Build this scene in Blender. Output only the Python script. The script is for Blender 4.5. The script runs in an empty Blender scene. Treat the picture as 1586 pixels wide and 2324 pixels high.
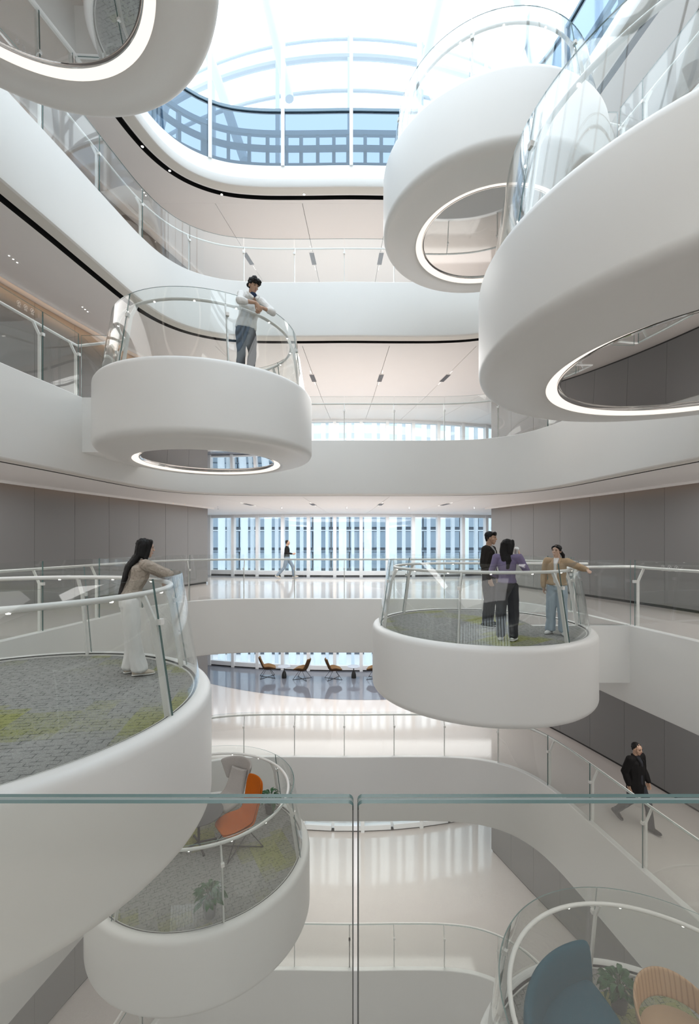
import bpy, bmesh, math, random
from mathutils import Vector, Matrix, noise
from mathutils.geometry import tessellate_polygon
random.seed(7)
S = bpy.context.scene
COL = S.collection
PI = math.pi
V = Vector

# ------------------------------------------------------------------ camera, world, exposure
cam = bpy.data.cameras.new('camera')
cam.sensor_fit = 'HORIZONTAL'
cam.sensor_width = 36.0
cam.lens = 1000.0 / 1586.0 * 36.0
cam.shift_y = 70.0 / 1586.0
cam.clip_start = 0.05
cam.clip_end = 300
camo = bpy.data.objects.new('camera', cam)
COL.objects.link(camo)
camo.location = (0, 0, 1.6)
camo.rotation_euler = (PI / 2, 0, 0)
S.camera = camo

SKY = 2.05
W = bpy.data.worlds.new('overcast_sky')
S.world = W
W.use_nodes = True
nt = W.node_tree
nt.nodes.clear()
wo = nt.nodes.new('ShaderNodeOutputWorld')
wb = nt.nodes.new('ShaderNodeBackground')
tc = nt.nodes.new('ShaderNodeTexCoord')
sx = nt.nodes.new('ShaderNodeSeparateXYZ')
mr = nt.nodes.new('ShaderNodeMapRange')
cr = nt.nodes.new('ShaderNodeMix')
cr.data_type = 'RGBA'
cr.inputs[6].default_value = (0.90, 0.96, 1.0, 1)
cr.inputs[7].default_value = (0.80, 0.91, 1.0, 1)
mr.inputs[1].default_value = 0.0
mr.inputs[2].default_value = 1.0
mr.inputs[3].default_value = 0.75 * SKY
mr.inputs[4].default_value = 1.5 * SKY
nt.links.new(tc.outputs['Generated'], sx.inputs[0])
nt.links.new(sx.outputs[2], mr.inputs[0])
nt.links.new(sx.outputs[2], cr.inputs[0])
nt.links.new(cr.outputs[2], wb.inputs[0])
nt.links.new(mr.outputs[0], wb.inputs[1])
nt.links.new(wb.outputs[0], wo.inputs[0])

S.view_settings.view_transform = 'Standard'
S.view_settings.look = 'None'
S.view_settings.gamma = 1
S.view_settings.use_curve_mapping = False
S.view_settings.exposure = 0.3
cy = S.cycles
cy.max_bounces = 14
cy.diffuse_bounces = 5
cy.glossy_bounces = 4
cy.transmission_bounces = 6
cy.transparent_max_bounces = 40
cy.use_denoising = True
cy.use_adaptive_sampling = True
cy.adaptive_threshold = 0.02
cy.caustics_reflective = False
cy.caustics_refractive = False
cy.sample_clamp_indirect = 6.0
FL = {3: 13.5, 2: 9.0, 1: 4.5, 0: 0.0, -1: -4.5, -2: -10.56, -3: -16.0}
DROP = {3: 1.77, 2: 1.525, 1: 1.525, 0: 1.525, -1: 1.83, -2: 1.6}

# ------------------------------------------------------------------ materials
def nodemat(name):
    m = bpy.data.materials.new(name)
    m.use_nodes = True
    n = m.node_tree
    n.nodes.clear()
    out = n.nodes.new('ShaderNodeOutputMaterial')
    return m, n, out

def pbr(name, col, rough=0.5, metal=0.0, spec=0.5, var=0.0, vscale=6.0, bump=0.0, bscale=120.0, coat=0.0):
    m, n, out = nodemat(name)
    b = n.nodes.new('ShaderNodeBsdfPrincipled')
    b.inputs['Base Color'].default_value = (*col, 1)
    b.inputs['Roughness'].default_value = rough
    b.inputs['Metallic'].default_value = metal
    b.inputs['Specular IOR Level'].default_value = spec
    b.inputs['Coat Weight'].default_value = coat
    n.links.new(b.outputs[0], out.inputs[0])
    t = n.nodes.new('ShaderNodeTexCoord')
    if var:
        z = n.nodes.new('ShaderNodeTexNoise')
        z.inputs['Scale'].default_value = vscale
        z.inputs['Detail'].default_value = 4
        r = n.nodes.new('ShaderNodeMapRange')
        r.inputs[3].default_value = 1 - var
        r.inputs[4].default_value = 1 + var
        x = n.nodes.new('ShaderNodeVectorMath')
        x.operation = 'SCALE'
        x.inputs[0].default_value = col
        n.links.new(t.outputs['Object'], z.inputs['Vector'])
        n.links.new(z.outputs[0], r.inputs[0])
        n.links.new(r.outputs[0], x.inputs['Scale'])
        n.links.new(x.outputs[0], b.inputs['Base Color'])
    if bump:
        z = n.nodes.new('ShaderNodeTexNoise')
        z.inputs['Scale'].default_value = bscale
        q = n.nodes.new('ShaderNodeBump')
        q.inputs['Strength'].default_value = bump
        q.inputs['Distance'].default_value = 0.004
        n.links.new(t.outputs['Object'], z.inputs['Vector'])
        n.links.new(z.outputs[0], q.inputs['Height'])
        n.links.new(q.outputs[0], b.inputs['Normal'])
    return m

def glassmat(name, tint, f0=0.04, rough=0.0, refl=(1, 1, 1)):
    m, n, out = nodemat(name)
    g = n.nodes.new('ShaderNodeNewGeometry')
    d = n.nodes.new('ShaderNodeVectorMath'); d.operation = 'DOT_PRODUCT'
    n.links.new(g.outputs['Normal'], d.inputs[0]); n.links.new(g.outputs['Incoming'], d.inputs[1])
    a = n.nodes.new('ShaderNodeMath'); a.operation = 'ABSOLUTE'
    n.links.new(d.outputs['Value'], a.inputs[0])
    s = n.nodes.new('ShaderNodeMath'); s.operation = 'SUBTRACT'; s.use_clamp = True
    s.inputs[0].default_value = 1.0
    n.links.new(a.outputs[0], s.inputs[1])
    p = n.nodes.new('ShaderNodeMath'); p.operation = 'POWER'; p.inputs[1].default_value = 5
    n.links.new(s.outputs[0], p.inputs[0])
    k = n.nodes.new('ShaderNodeMath'); k.operation = 'MULTIPLY_ADD'; k.use_clamp = True
    k.inputs[1].default_value = 1 - f0
    k.inputs[2].default_value = f0
    n.links.new(p.outputs[0], k.inputs[0])
    t = n.nodes.new('ShaderNodeBsdfTransparent'); t.inputs[0].default_value = (*tint, 1)
    o = n.nodes.new('ShaderNodeBsdfGlossy'); o.inputs[0].default_value = (*refl, 1); o.inputs['Roughness'].default_value = rough
    x = n.nodes.new('ShaderNodeMixShader')
    n.links.new(k.outputs[0], x.inputs[0]); n.links.new(t.outputs[0], x.inputs[1]); n.links.new(o.outputs[0], x.inputs[2])
    n.links.new(x.outputs[0], out.inputs[0])
    return m

def emit(name, col, st):
    m, n, out = nodemat(name)
    e = n.nodes.new('ShaderNodeEmission')
    e.inputs[0].default_value = (*col, 1)
    e.inputs[1].default_value = st
    n.links.new(e.outputs[0], out.inputs[0])
    return m

M_WHITE = pbr('white_plaster', (0.82, 0.812, 0.79), 0.42, var=0.012, vscale=1.5)
M_CEIL = pbr('ceiling_panel_paint', (0.85, 0.83, 0.815), 0.55, var=0.012, vscale=2)
M_SOFF = pbr('soffit_paint', (0.74, 0.72, 0.67), 0.6)
M_GREY = pbr('grey_wall_panel', (0.165, 0.162, 0.160), 0.42, var=0.03, vscale=0.8)
M_DARK = pbr('shadow_gap_black', (0.012, 0.012, 0.012), 0.6)
M_RAIL = pbr('white_powder_coat', (0.84, 0.83, 0.80), 0.3)
M_ALU = pbr('white_aluminium', (0.82, 0.835, 0.85), 0.35)
M_GLASS = glassmat('clear_glass', (0.972, 0.984, 0.98))
M_NEARGLASS = glassmat('foreground_glass', (0.956, 0.962, 0.953))
M_WINGLASS = glassmat('window_glass', (0.965, 0.985, 0.992))
M_SPAN = glassmat('blue_spandrel_glass', (0.40, 0.47, 0.545), 0.09, 0.03, (0.8, 0.93, 1.0))
M_EDGE = pbr('green_glass_edge', (0.14, 0.23, 0.222), 0.12)
M_EDGE2 = pbr('teal_glass_edge', (0.105, 0.175, 0.168), 0.25)
M_MIRROR = pbr('polished_mirror', (0.62, 0.61, 0.60), 0.015, metal=1.0)
M_CHROME = pbr('chrome_rim', (0.7, 0.69, 0.68), 0.06, metal=1.0)
M_RINGLED = emit('warm_led_ring', (1.0, 0.89, 0.79), 1.0)
M_COVE = emit('warm_led_cove', (1.0, 0.60, 0.32), 8.0)
M_DOT = emit('led_dot', (1.0, 0.96, 0.88), 5.0)
M_DOTDIM = emit('led_dot_dim', (1.0, 0.97, 0.92), 1.3)
M_FIN, _n, _o = nodemat('brightened_translucent_fin')  # translucency added to brighten the side of the fins seen from indoors
_d = _n.nodes.new('ShaderNodeBsdfDiffuse'); _d.inputs[0].default_value = (0.86, 0.90, 0.93, 1)
_t = _n.nodes.new('ShaderNodeBsdfTranslucent'); _t.inputs[0].default_value = (0.90, 0.94, 0.97, 1)
_m = _n.nodes.new('ShaderNodeMixShader'); _m.inputs[0].default_value = 0.9
_n.links.new(_d.outputs[0], _m.inputs[1]); _n.links.new(_t.outputs[0], _m.inputs[2]); _n.links.new(_m.outputs[0], _o.inputs[0])
M_FACADE = pbr('neighbour_facade', (0.19, 0.25, 0.31), 0.35, var=0.15, vscale=0.4)
M_FACADE2 = pbr('neighbour_spandrel', (0.10, 0.13, 0.17), 0.4)
M_STEEL = pbr('pale_blue_steel', (0.36, 0.46, 0.55), 0.5)
M_GROUND = pbr('outdoor_paving', (0.60, 0.61, 0.62), 0.8, var=0.1)
M_STICK = pbr('white_vinyl', (0.7, 0.7, 0.69), 0.6)

def floormat(name, col, rough):
    m, n, out = nodemat(name)
    b = n.nodes.new('ShaderNodeBsdfPrincipled')
    b.inputs['Roughness'].default_value = rough
    b.inputs['Specular IOR Level'].default_value = 0.8
    t = n.nodes.new('ShaderNodeTexCoord')
    v = n.nodes.new('ShaderNodeTexNoise'); v.inputs['Scale'].default_value = 60; v.inputs['Detail'].default_value = 3
    v2 = n.nodes.new('ShaderNodeTexNoise'); v2.inputs['Scale'].default_value = 0.6
    r = n.nodes.new('ShaderNodeMapRange'); r.inputs[1].default_value = 0.3; r.inputs[2].default_value = 0.7
    r.inputs[3].default_value = 0.93; r.inputs[4].default_value = 1.07
    r2 = n.nodes.new('ShaderNodeMapRange'); r2.inputs[3].default_value = 0.95; r2.inputs[4].default_value = 1.05
    mm = n.nodes.new('ShaderNodeMath'); mm.operation = 'MULTIPLY'
    x = n.nodes.new('ShaderNodeVectorMath'); x.operation = 'SCALE'; x.inputs[0].default_value = col
    n.links.new(t.outputs['Object'], v.inputs['Vector']); n.links.new(t.outputs['Object'], v2.inputs['Vector'])
    n.links.new(v.outputs[0], r.inputs[0]); n.links.new(v2.outputs[0], r2.inputs[0])
    n.links.new(r.outputs[0], mm.inputs[0]); n.links.new(r2.outputs[0], mm.inputs[1])
    n.links.new(mm.outputs[0], x.inputs['Scale']); n.links.new(x.outputs[0], b.inputs['Base Color'])
    n.links.new(b.outputs[0], out.inputs[0])
    return m
M_FLOOR = floormat('cream_terrazzo', (0.57, 0.525, 0.495), 0.08)
M_INLAY = floormat('grey_terrazzo', (0.17, 0.18, 0.21), 0.06)

def carpetmat():
    m, n, out = nodemat('grey_tile_carpet')
    L = n.links.new
    b = n.nodes.new('ShaderNodeBsdfPrincipled'); b.inputs['Roughness'].default_value = 0.95; b.inputs['Specular IOR Level'].default_value = 0.1
    t = n.nodes.new('ShaderNodeTexCoord')
    mp = n.nodes.new('ShaderNodeMapping'); mp.inputs['Rotation'].default_value = (0, 0, 0.35)
    L(t.outputs['Object'], mp.inputs[0])
    w = n.nodes.new('ShaderNodeTexNoise'); w.inputs['Scale'].default_value = 5; w.inputs['Detail'].default_value = 2
    L(mp.outputs[0], w.inputs['Vector'])
    ad = n.nodes.new('ShaderNodeMix'); ad.data_type = 'VECTOR'; ad.inputs[0].default_value = 0.02
    L(mp.outputs[0], ad.inputs[4]); L(w.outputs['Color'], ad.inputs[5])
    br = n.nodes.new('ShaderNodeTexBrick')
    br.inputs['Color1'].default_value = (1, 1, 1, 1); br.inputs['Color2'].default_value = (0.93, 0.93, 0.93, 1); br.inputs['Mortar'].default_value = (0.40, 0.41, 0.42, 1)
    br.inputs['Scale'].default_value = 1; br.inputs['Mortar Size'].default_value = 0.005; br.inputs['Mortar Smooth'].default_value = 0.2
    br.inputs['Brick Width'].default_value = 0.115; br.inputs['Row Height'].default_value = 0.062
    L(ad.outputs[1], br.inputs['Vector'])
    gap = n.nodes.new('ShaderNodeTexNoise'); gap.inputs['Scale'].default_value = 14
    L(mp.outputs[0], gap.inputs['Vector'])
    gr = n.nodes.new('ShaderNodeMapRange'); gr.inputs[1].default_value = 0.46; gr.inputs[2].default_value = 0.56
    L(gap.outputs[0], gr.inputs[0])
    ln = n.nodes.new('ShaderNodeMix'); ln.data_type = 'RGBA'; ln.inputs[6].default_value = (1, 1, 1, 1)
    gm = n.nodes.new('ShaderNodeMath'); gm.operation = 'SUBTRACT'; gm.inputs[0].default_value = 1.0
    L(gr.outputs[0], gm.inputs[1])
    L(gm.outputs[0], ln.inputs[0]); L(br.outputs[0], ln.inputs[7])
    # yellow green patches with blocky, frayed edges
    sn = n.nodes.new('ShaderNodeVectorMath'); sn.operation = 'SNAP'; sn.inputs[1].default_value = (0.25, 0.125, 1)
    L(ad.outputs[1], sn.inputs[0])
    pn = n.nodes.new('ShaderNodeTexNoise'); pn.inputs['Scale'].default_value = 0.75; pn.inputs['Detail'].default_value = 1.5
    L(sn.outputs[0], pn.inputs['Vector'])
    fr = n.nodes.new('ShaderNodeTexNoise'); fr.inputs['Scale'].default_value = 90
    L(mp.outputs[0], fr.inputs['Vector'])
    pa = n.nodes.new('ShaderNodeMath'); pa.operation = 'MULTIPLY_ADD'; pa.inputs[1].default_value = 0.16
    L(fr.outputs[0], pa.inputs[0]); L(pn.outputs[0], pa.inputs[2])
    pr = n.nodes.new('ShaderNodeMapRange'); pr.inputs[1].default_value = 0.62; pr.inputs[2].default_value = 0.71; pr.inputs[4].default_value = 0.8
    L(pa.outputs[0], pr.inputs[0])
    fl = n.nodes.new('ShaderNodeTexNoise'); fl.inputs['Scale'].default_value = 160; fl.inputs['Detail'].default_value = 2
    L(mp.outputs[0], fl.inputs['Vector'])
    fm = n.nodes.new('ShaderNodeMapRange'); fm.inputs[1].default_value = 0.3; fm.inputs[2].default_value = 0.7; fm.inputs[3].default_value = 0.72; fm.inputs[4].default_value = 1.28
    L(fl.outputs[0], fm.inputs[0])
    base = n.nodes.new('ShaderNodeMix'); base.data_type = 'RGBA'
    base.inputs[6].default_value = (0.30, 0.297, 0.285, 1); base.inputs[7].default_value = (0.29, 0.30, 0.085, 1)
    L(pr.outputs[0], base.inputs[0])
    m1 = n.nodes.new('ShaderNodeMix'); m1.data_type = 'RGBA'; m1.blend_type = 'MULTIPLY'; m1.inputs[0].default_value = 1
    L(base.outputs[2], m1.inputs[6]); L(ln.outputs[2], m1.inputs[7])
    sc = n.nodes.new('ShaderNodeVectorMath'); sc.operation = 'SCALE'
    L(m1.outputs[2], sc.inputs[0]); L(fm.outputs[0], sc.inputs['Scale'])
    L(sc.outputs[0], b.inputs['Base Color'])
    L(b.outputs[0], out.inputs[0])
    return m
M_CARPET = carpetmat()

# ------------------------------------------------------------------ mesh helpers
def put(name, verts, faces, mats, parent=None, smooth=False, fm=None, **props):
    me = bpy.data.meshes.new(name)
    me.from_pydata([tuple(v) for v in verts], [], faces)
    for m in (mats if isinstance(mats, (list, tuple)) else [mats]):
        me.materials.append(m)
    if fm:
        me.polygons.foreach_set('material_index', fm)
    if smooth:
        me.polygons.foreach_set('use_smooth', [True] * len(me.polygons))
        if smooth != 'full':
            me.set_sharp_from_angle(angle=math.radians(38))
    me.update()
    return link(name, me, parent, **props)

def link(name, me, parent=None, **props):
    o = bpy.data.objects.new(name, me)
    COL.objects.link(o)
    if parent:
        o.parent = parent
    for k, v in props.items():
        o[k] = v
    return o

def thing(name, label, cat, loc=(0, 0, 0), rz=0.0, group=None, kind=None):
    o = bpy.data.objects.new(name, None)
    COL.objects.link(o)
    o.location = loc
    o.rotation_euler = (0, 0, rz)
    o.empty_display_size = 0.2
    if label: o['label'] = label
    if cat: o['category'] = cat
    if group: o['group'] = group
    if kind: o['kind'] = kind
    return o

def clone(root, name=None, **props):
    r = root.copy(); COL.objects.link(r)
    for ch in list(root.children):
        c = ch.copy(); COL.objects.link(c); c.parent = r
        for g in list(ch.children):
            d = g.copy(); COL.objects.link(d); d.parent = c
    for k, v in props.items(): r[k] = v
    return r

def boxg(x0, x1, y0, y1, z0, z1):
    v = [(x, y, z) for z in (z0, z1) for y in (y0, y1) for x in (x0, x1)]
    f = [(0, 2, 3, 1), (4, 5, 7, 6), (0, 1, 5, 4), (2, 6, 7, 3), (0, 4, 6, 2), (1, 3, 7, 5)]
    return v, f

def box(name, a, mat, parent=None, **p):
    v, f = boxg(*a)
    return put(name, v, f, mat, parent, **p)

class MB:
    def __init__(s): s.v = []; s.f = []
    def add(s, v, f):
        n = len(s.v); s.v += [tuple(q) for q in v]; s.f += [tuple(i + n for i in q) for q in f]; return s
    def box(s, *a): return s.add(*boxg(*a))
    def tube(s, *a, **k): return s.add(*tubeg(*a, **k))
    def build(s, name, mat, parent=None, smooth=False, **p): return put(name, s.v, s.f, mat, parent, smooth, **p)

def tubeg(pts, r, n=8, closed=False):
    pts = [V(p) for p in pts]
    m = len(pts)
    vs, fs = [], []
    up = V((0, 0, 1))
    for i, p in enumerate(pts):
        a = pts[i - 1] if (i or closed) else p
        b = pts[(i + 1) % m] if (i < m - 1 or closed) else p
        t = (b - a).normalized()
        u = up - t * up.dot(t)
        if u.length < 0.1: u = V((0, 1, 0)) - t * t.y
        u.normalize(); w = t.cross(u)
        rr = r[i] if isinstance(r, (list, tuple)) else r
        for k in range(n):
            q = 2 * PI * k / n
            vs.append(p + u * (math.cos(q) * rr) + w * (math.sin(q) * rr))
    for i in range(m if closed else m - 1):
        j = (i + 1) % m
        for k in range(n):
            l = (k + 1) % n
            fs.append((i * n + k, i * n + l, j * n + l, j * n + k))
    if not closed:
        fs.append(tuple(range(n))[::-1]); fs.append(tuple((m - 1) * n + k for k in range(n)))
    return vs, fs

def lathe(prof, n=96, a0=0.0, a1=2 * PI, c=(0, 0, 0)):
    full = abs(a1 - a0 - 2 * PI) < 1e-6
    m = len(prof); vs, fs = [], []
    cols = n if full else n + 1
    for i in range(cols):
        a = a0 + (a1 - a0) * i / n
        for r, z in prof:
            vs.append((c[0] + r * math.cos(a), c[1] + r * math.sin(a), c[2] + z))
    for i in range(n):
        j = (i + 1) % cols
        for k in range(m - 1):
            fs.append((i * m + k, j * m + k, j * m + k + 1, i * m + k + 1))
    return vs, fs

def disc(n, r, z=0.0, c=(0, 0)):
    vs = [(c[0] + r * math.cos(2 * PI * i / n), c[1] + r * math.sin(2 * PI * i / n), z) for i in range(n)]
    return vs, [tuple(range(n))]

# ------------------------------------------------------------------ the opening of the atrium
HALF = [(0, 12.5), (1.5, 12.52), (2.7, 12.5), (3.6, 12.36), (4.3, 12.0), (4.75, 11.45), (5.02, 10.7), (5.2, 9.7), (5.4, 8.4), (5.62, 7.1),
        (5.8, 5.8), (5.88, 4.4), (5.8, 3.1), (5.45, 1.95), (4.75, 1.15), (3.7, 0.76), (2.5, 0.66), (1.2, 0.655)]
CTRL = HALF + [(0, 0.655)] + [(-x, y) for x, y in HALF[:0:-1]]
def resample(ctrl, n):
    m = len(ctrl); dense = []
    for i in range(m):
        p0, p1, p2, p3 = (V(ctrl[(i + k) % m]) for k in (-1, 0, 1, 2))
        for q in range(16):
            t = q / 16
            dense.append(0.5 * ((2 * p1) + (p2 - p0) * t + (2 * p0 - 5 * p1 + 4 * p2 - p3) * t * t + (3 * p1 - p0 - 3 * p2 + p3) * t ** 3))
    d = [0.0]
    for i in range(len(dense)):
        d.append(d[-1] + (dense[(i + 1) % len(dense)] - dense[i]).length)
    L = d[-1]; out = []; j = 0
    for k in range(n):
        s = L * k / n
        while d[j + 1] < s: j += 1
        f = (s - d[j]) / (d[j + 1] - d[j])
        out.append(dense[j].lerp(dense[(j + 1) % len(dense)], f))
    return out, L
NR = 400
RING, RLEN = resample(CTRL, NR)
RNRM = []
for i in range(NR):
    t = (RING[(i + 1) % NR] - RING[i - 1]).normalized()
    RNRM.append(V((-t.y, t.x)))
def ringpt(s, off=0.0):
    k = (s / RLEN * NR) % NR
    i = int(k); f = k - i; j = (i + 1) % NR
    p = RING[i].lerp(RING[j], f); n = RNRM[i].lerp(RNRM[j], f).normalized()
    return p + n * off, n
def sweep_ring(prof, name, mat, parent=None, smooth=True, **p):
    m = len(prof); vs, fs = [], []
    for q, n in zip(RING, RNRM):
        for o, z in prof:
            vs.append((q.x + n.x * o, q.y + n.y * o, z))
    for i in range(NR):
        j = (i + 1) % NR
        for k in range(m - 1):
            fs.append((i * m + k, i * m + k + 1, j * m + k + 1, j * m + k))
    return put(name, vs, fs, mat, parent, smooth, **p)

def outline(lev):
    return [(-9.6, -10.5), (9.6, -10.5)] + [(9.6 - 19.2 * k / 24, winY(9.6 - 19.2 * k / 24, lev) + 0.12) for k in range(25)]
def holed(outer, inner, z, name, mat, parent=None, **p):
    loops = [[V((x, y, 0)) for x, y in outer], [V((x, y, 0)) for x, y in inner]]
    tri = tessellate_polygon(loops)
    vs = [(q.x, q.y, z) for l in loops for q in l]
    return put(name, vs, [tuple(t) for t in tri], mat, parent, **p)

# window wall line (plan)
def winY(x, lev): return (18.6 + 0.03 * x * x) if lev == -2 else (21.0 + 0.022 * x * x)

WALLH = [(9.6, 22.95), (9.6, 17.4), (5.65, 17.4), (6.3, 15.4), (6.95, 13.6), (7.55, 11.5), (7.95, 9.8), (8.2, 8.0), (8.3, 6.25)]
WALLH += [(x, 12.5 - y) for x, y in WALLH[-2::-1]]

# floors, fascias, ceilings
for lv, nm in ((2, 'upper'), (1, 'middle'), (0, 'entry'), (-1, 'lower'), (-2, 'bottom')):
    z = FL[lv]
    fl = holed(outline(0), [tuple(p + n * 0.03) for p, n in zip(RING, RNRM)], z, 'floor', M_FLOOR, kind='structure')
    if lv in (-1, 0):
        # grey stone field in front of the windows, 4 mm proud of the cream terrazzo
        ys = 17.1 if lv == -1 else 19.4
        pts = []
        for k in range(33):
            x = -9.0 + 18.0 * k / 32
            yb = ys + (0.045 if lv == -1 else 0.02) * (x - 0.6) ** 2
            pts.append((x, min(yb, winY(x, lv) - 0.12)))
        n = len(pts)
        vs = [(x, y, z + 0.004) for x, y in pts] + [(x, winY(x, lv) - 0.06, z + 0.004) for x, y in pts]
        put('stone_inlay', vs, [(i, i + 1, n + i + 1, n + i) for i in range(n - 1)], M_INLAY, fl)
tn = 0
for lv in (3, 2, 1, 0, -1, -2):
    z = FL[lv]; b = z - DROP[lv]; tn += 1
    if lv == 3:
        prof = [(0.34, b + 0.745), (0.19, b + 0.745), (0.185, b + 0.735), (0.185, b + 0.52), (0.175, b + 0.50), (0.13, b + 0.49), (0.11, b + 0.44), (0.085, b + 0.33), (0.03, b + 0.24), (0.0, b + 0.21), (0.0, b + 0.03), (0.02, b), (0.34, b)]
    else:
        prof = [(0.12, z + 0.012), (0.012, z + 0.012), (0.0, z), (0.0, b + 0.07), (0.012, b + 0.02), (0.05, b), (0.30, b)]
    t = sweep_ring(prof, 'trim_%d' % tn, M_WHITE, kind='structure')
    sweep_ring([(0.05, b - 0.002), (0.30, b - 0.002)], 'soffit', M_SOFF, t)
    w = 0.20 if lv == 3 else 0.165 if lv == 2 else 0.09
    sweep_ring([(0.30, b), (0.30, b + 0.16), (0.30 + w, b + 0.16), (0.30 + w, b)], 'track_channel', M_DARK, t, smooth=False)

WIN_LEVELS = (2, 1, 0, -1, -2)
for lv in (3, 2, 1, 0, -1):
    zc = FL[lv] - DROP[lv]
    w = 0.50 if lv == 3 else 0.465 if lv == 2 else 0.39
    ce = holed([(-9.6, -10.5), (9.6, -10.5), (9.6, 13.15), (-9.6, 13.15)], [tuple(p + n * w) for p, n in zip(RING, RNRM)], zc, 'ceiling', M_CEIL, kind='structure')
    xs = [-9.6, -8.5, -6.1, -3.7, -1.3, 1.1, 3.5, 5.9, 8.3, 9.6]
    for x0, x1 in zip(xs, xs[1:]):
        for y0, y1 in ((13.15, 17.8), (17.807, None)):
            def ex(x, g, y): return x + g if abs(x) > 9.5 else x * (1 - 0.045 * (y - 15)) + g   # joints fan out from the hall
            ye = y1 or 22.0
            a0, b0, a1, b1 = ex(x0, 0.007, y0), ex(x1, -0.007, y0), ex(x0, 0.007, ye), ex(x1, -0.007, ye)
            ya, yb = (y1, y1) if y1 else (winY(a1, 0) + 0.12, winY(b1, 0) + 0.12)
            q = [(a0, y0 + 0.002), (b0, y0 + 0.002), (b1, yb), (a1, ya)]
            put('panel', [(x, y, zc) for x, y in q] + [(x, y, zc + 0.03) for x, y in q],
                [(0, 1, 2, 3), (7, 6, 5, 4), (0, 4, 5, 1), (1, 5, 6, 2), (2, 6, 7, 3), (3, 7, 4, 0)], M_CEIL, ce)
    box('plenum', (-9.6, 9.6, 13.2, 21.1, zc + 0.06, zc + 0.07), M_DARK, ce)

# grey panelled side walls with warm cove at the ceiling line
def polyline(pts, step):
    out = [V(pts[0])]
    for a, b in zip(pts, pts[1:]):
        a, b = V(a), V(b); n = max(1, int((b - a).length / step))
        out += [a.lerp(b, k / n) for k in range(1, n + 1)]
    return out
for side, sg in (('left', -1), ('right', 1)):
    P = [(sg * x, y) for x, y in WALLH]
    z0, z1 = FL[-3] + 0.2, 13.5
    vs = [(x, y, z) for x, y in P for z in (z0, z1)]
    wl = put('wall_' + side, vs, [(2 * i, 2 * i + 2, 2 * i + 3, 2 * i + 1) for i in range(len(P) - 1)], M_DARK, kind='structure')
    # smooth plan line of the visible run
    run = [V(p) for p in P[2:-2]]
    d = [0]
    for a, b in zip(run, run[1:]): d.append(d[-1] + (b - a).length)
    def at(s):
        s = max(0, min(s, d[-1] - 1e-6)); j = 0
        while d[j + 1] < s: j += 1
        a, b = run[j], run[j + 1]
        return a.lerp(b, (s - d[j]) / (d[j + 1] - d[j]))
    for lv in (2, 1, 0, -1, -2):
        zb = FL[lv] + 0.07; zt = FL[lv + 1] - DROP[lv + 1] - 0.012
        s = 0.0; pw = 1.16; k = 0
        while s < 20.0:
            a, b = at(s + 0.004), at(min(s + pw, d[-1]) - 0.004)
            t = (b - a).normalized(); n = V((-t.y, t.x)) * 1.0
            if n.x * sg > 0: n = -n
            if k == 0: a = a - t * 0.03
            vs = []
            for z in (zb, zt):
                for q, o in ((a, 0.012), (b, 0.012), (b, 0.04), (a, 0.04)):
                    vs.append((q.x + n.x * o, q.y + n.y * o, z))
            put('panel', vs, [(0, 1, 2, 3), (7, 6, 5, 4), (0, 4, 5, 1), (1, 5, 6, 2), (2, 6, 7, 3), (3, 7, 4, 0)], M_GREY, wl)
            s += pw; k += 1
        # cove: a white lip a hand's breadth off the wall with an LED strip on its wall side
        lip, led = MB(), MB()
        q = [at(u) for u in [x * 0.58 for x in range(0, 35)]]
        for a, b in zip(q, q[1:]):
            if (b - a).length < 1e-4: continue
            t = (b - a).normalized(); n = V((-t.y, t.x))
            if n.x * sg > 0: n = -n
            e0, e1 = zt - 0.05, zt + 0.012
            def qq(o, z): return [(a.x + n.x * o, a.y + n.y * o, z), (b.x + n.x * o, b.y + n.y * o, z)]
            A, B, C, D = qq(0.34, e0), qq(0.34, e1), qq(0.365, e0), qq(0.365, e1)
            lip.add(A + B + C + D, [(4, 5, 7, 6), (0, 1, 5, 4), (2, 3, 7, 6)])
            led.add(qq(0.338, e0 + 0.015) + qq(0.338, e1), [(0, 1, 3, 2)])
        lip.build('cove_lip', M_CEIL, wl)
        led.build('light_strip', M_COVE if lv == 1 else M_COVE2 if (M_COVE2 := bpy.data.materials.get('warm_led_cove_dim') or emit('warm_led_cove_dim', (1.0, 0.62, 0.36), 1.5)) else None, wl)
    # enclosing plane outside the far and near hall
box('wall_below', (-9.6, 9.6, -10.5, 23.0, FL[-3] - 0.1, FL[-3]), M_FLOOR, kind='structure')

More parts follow.
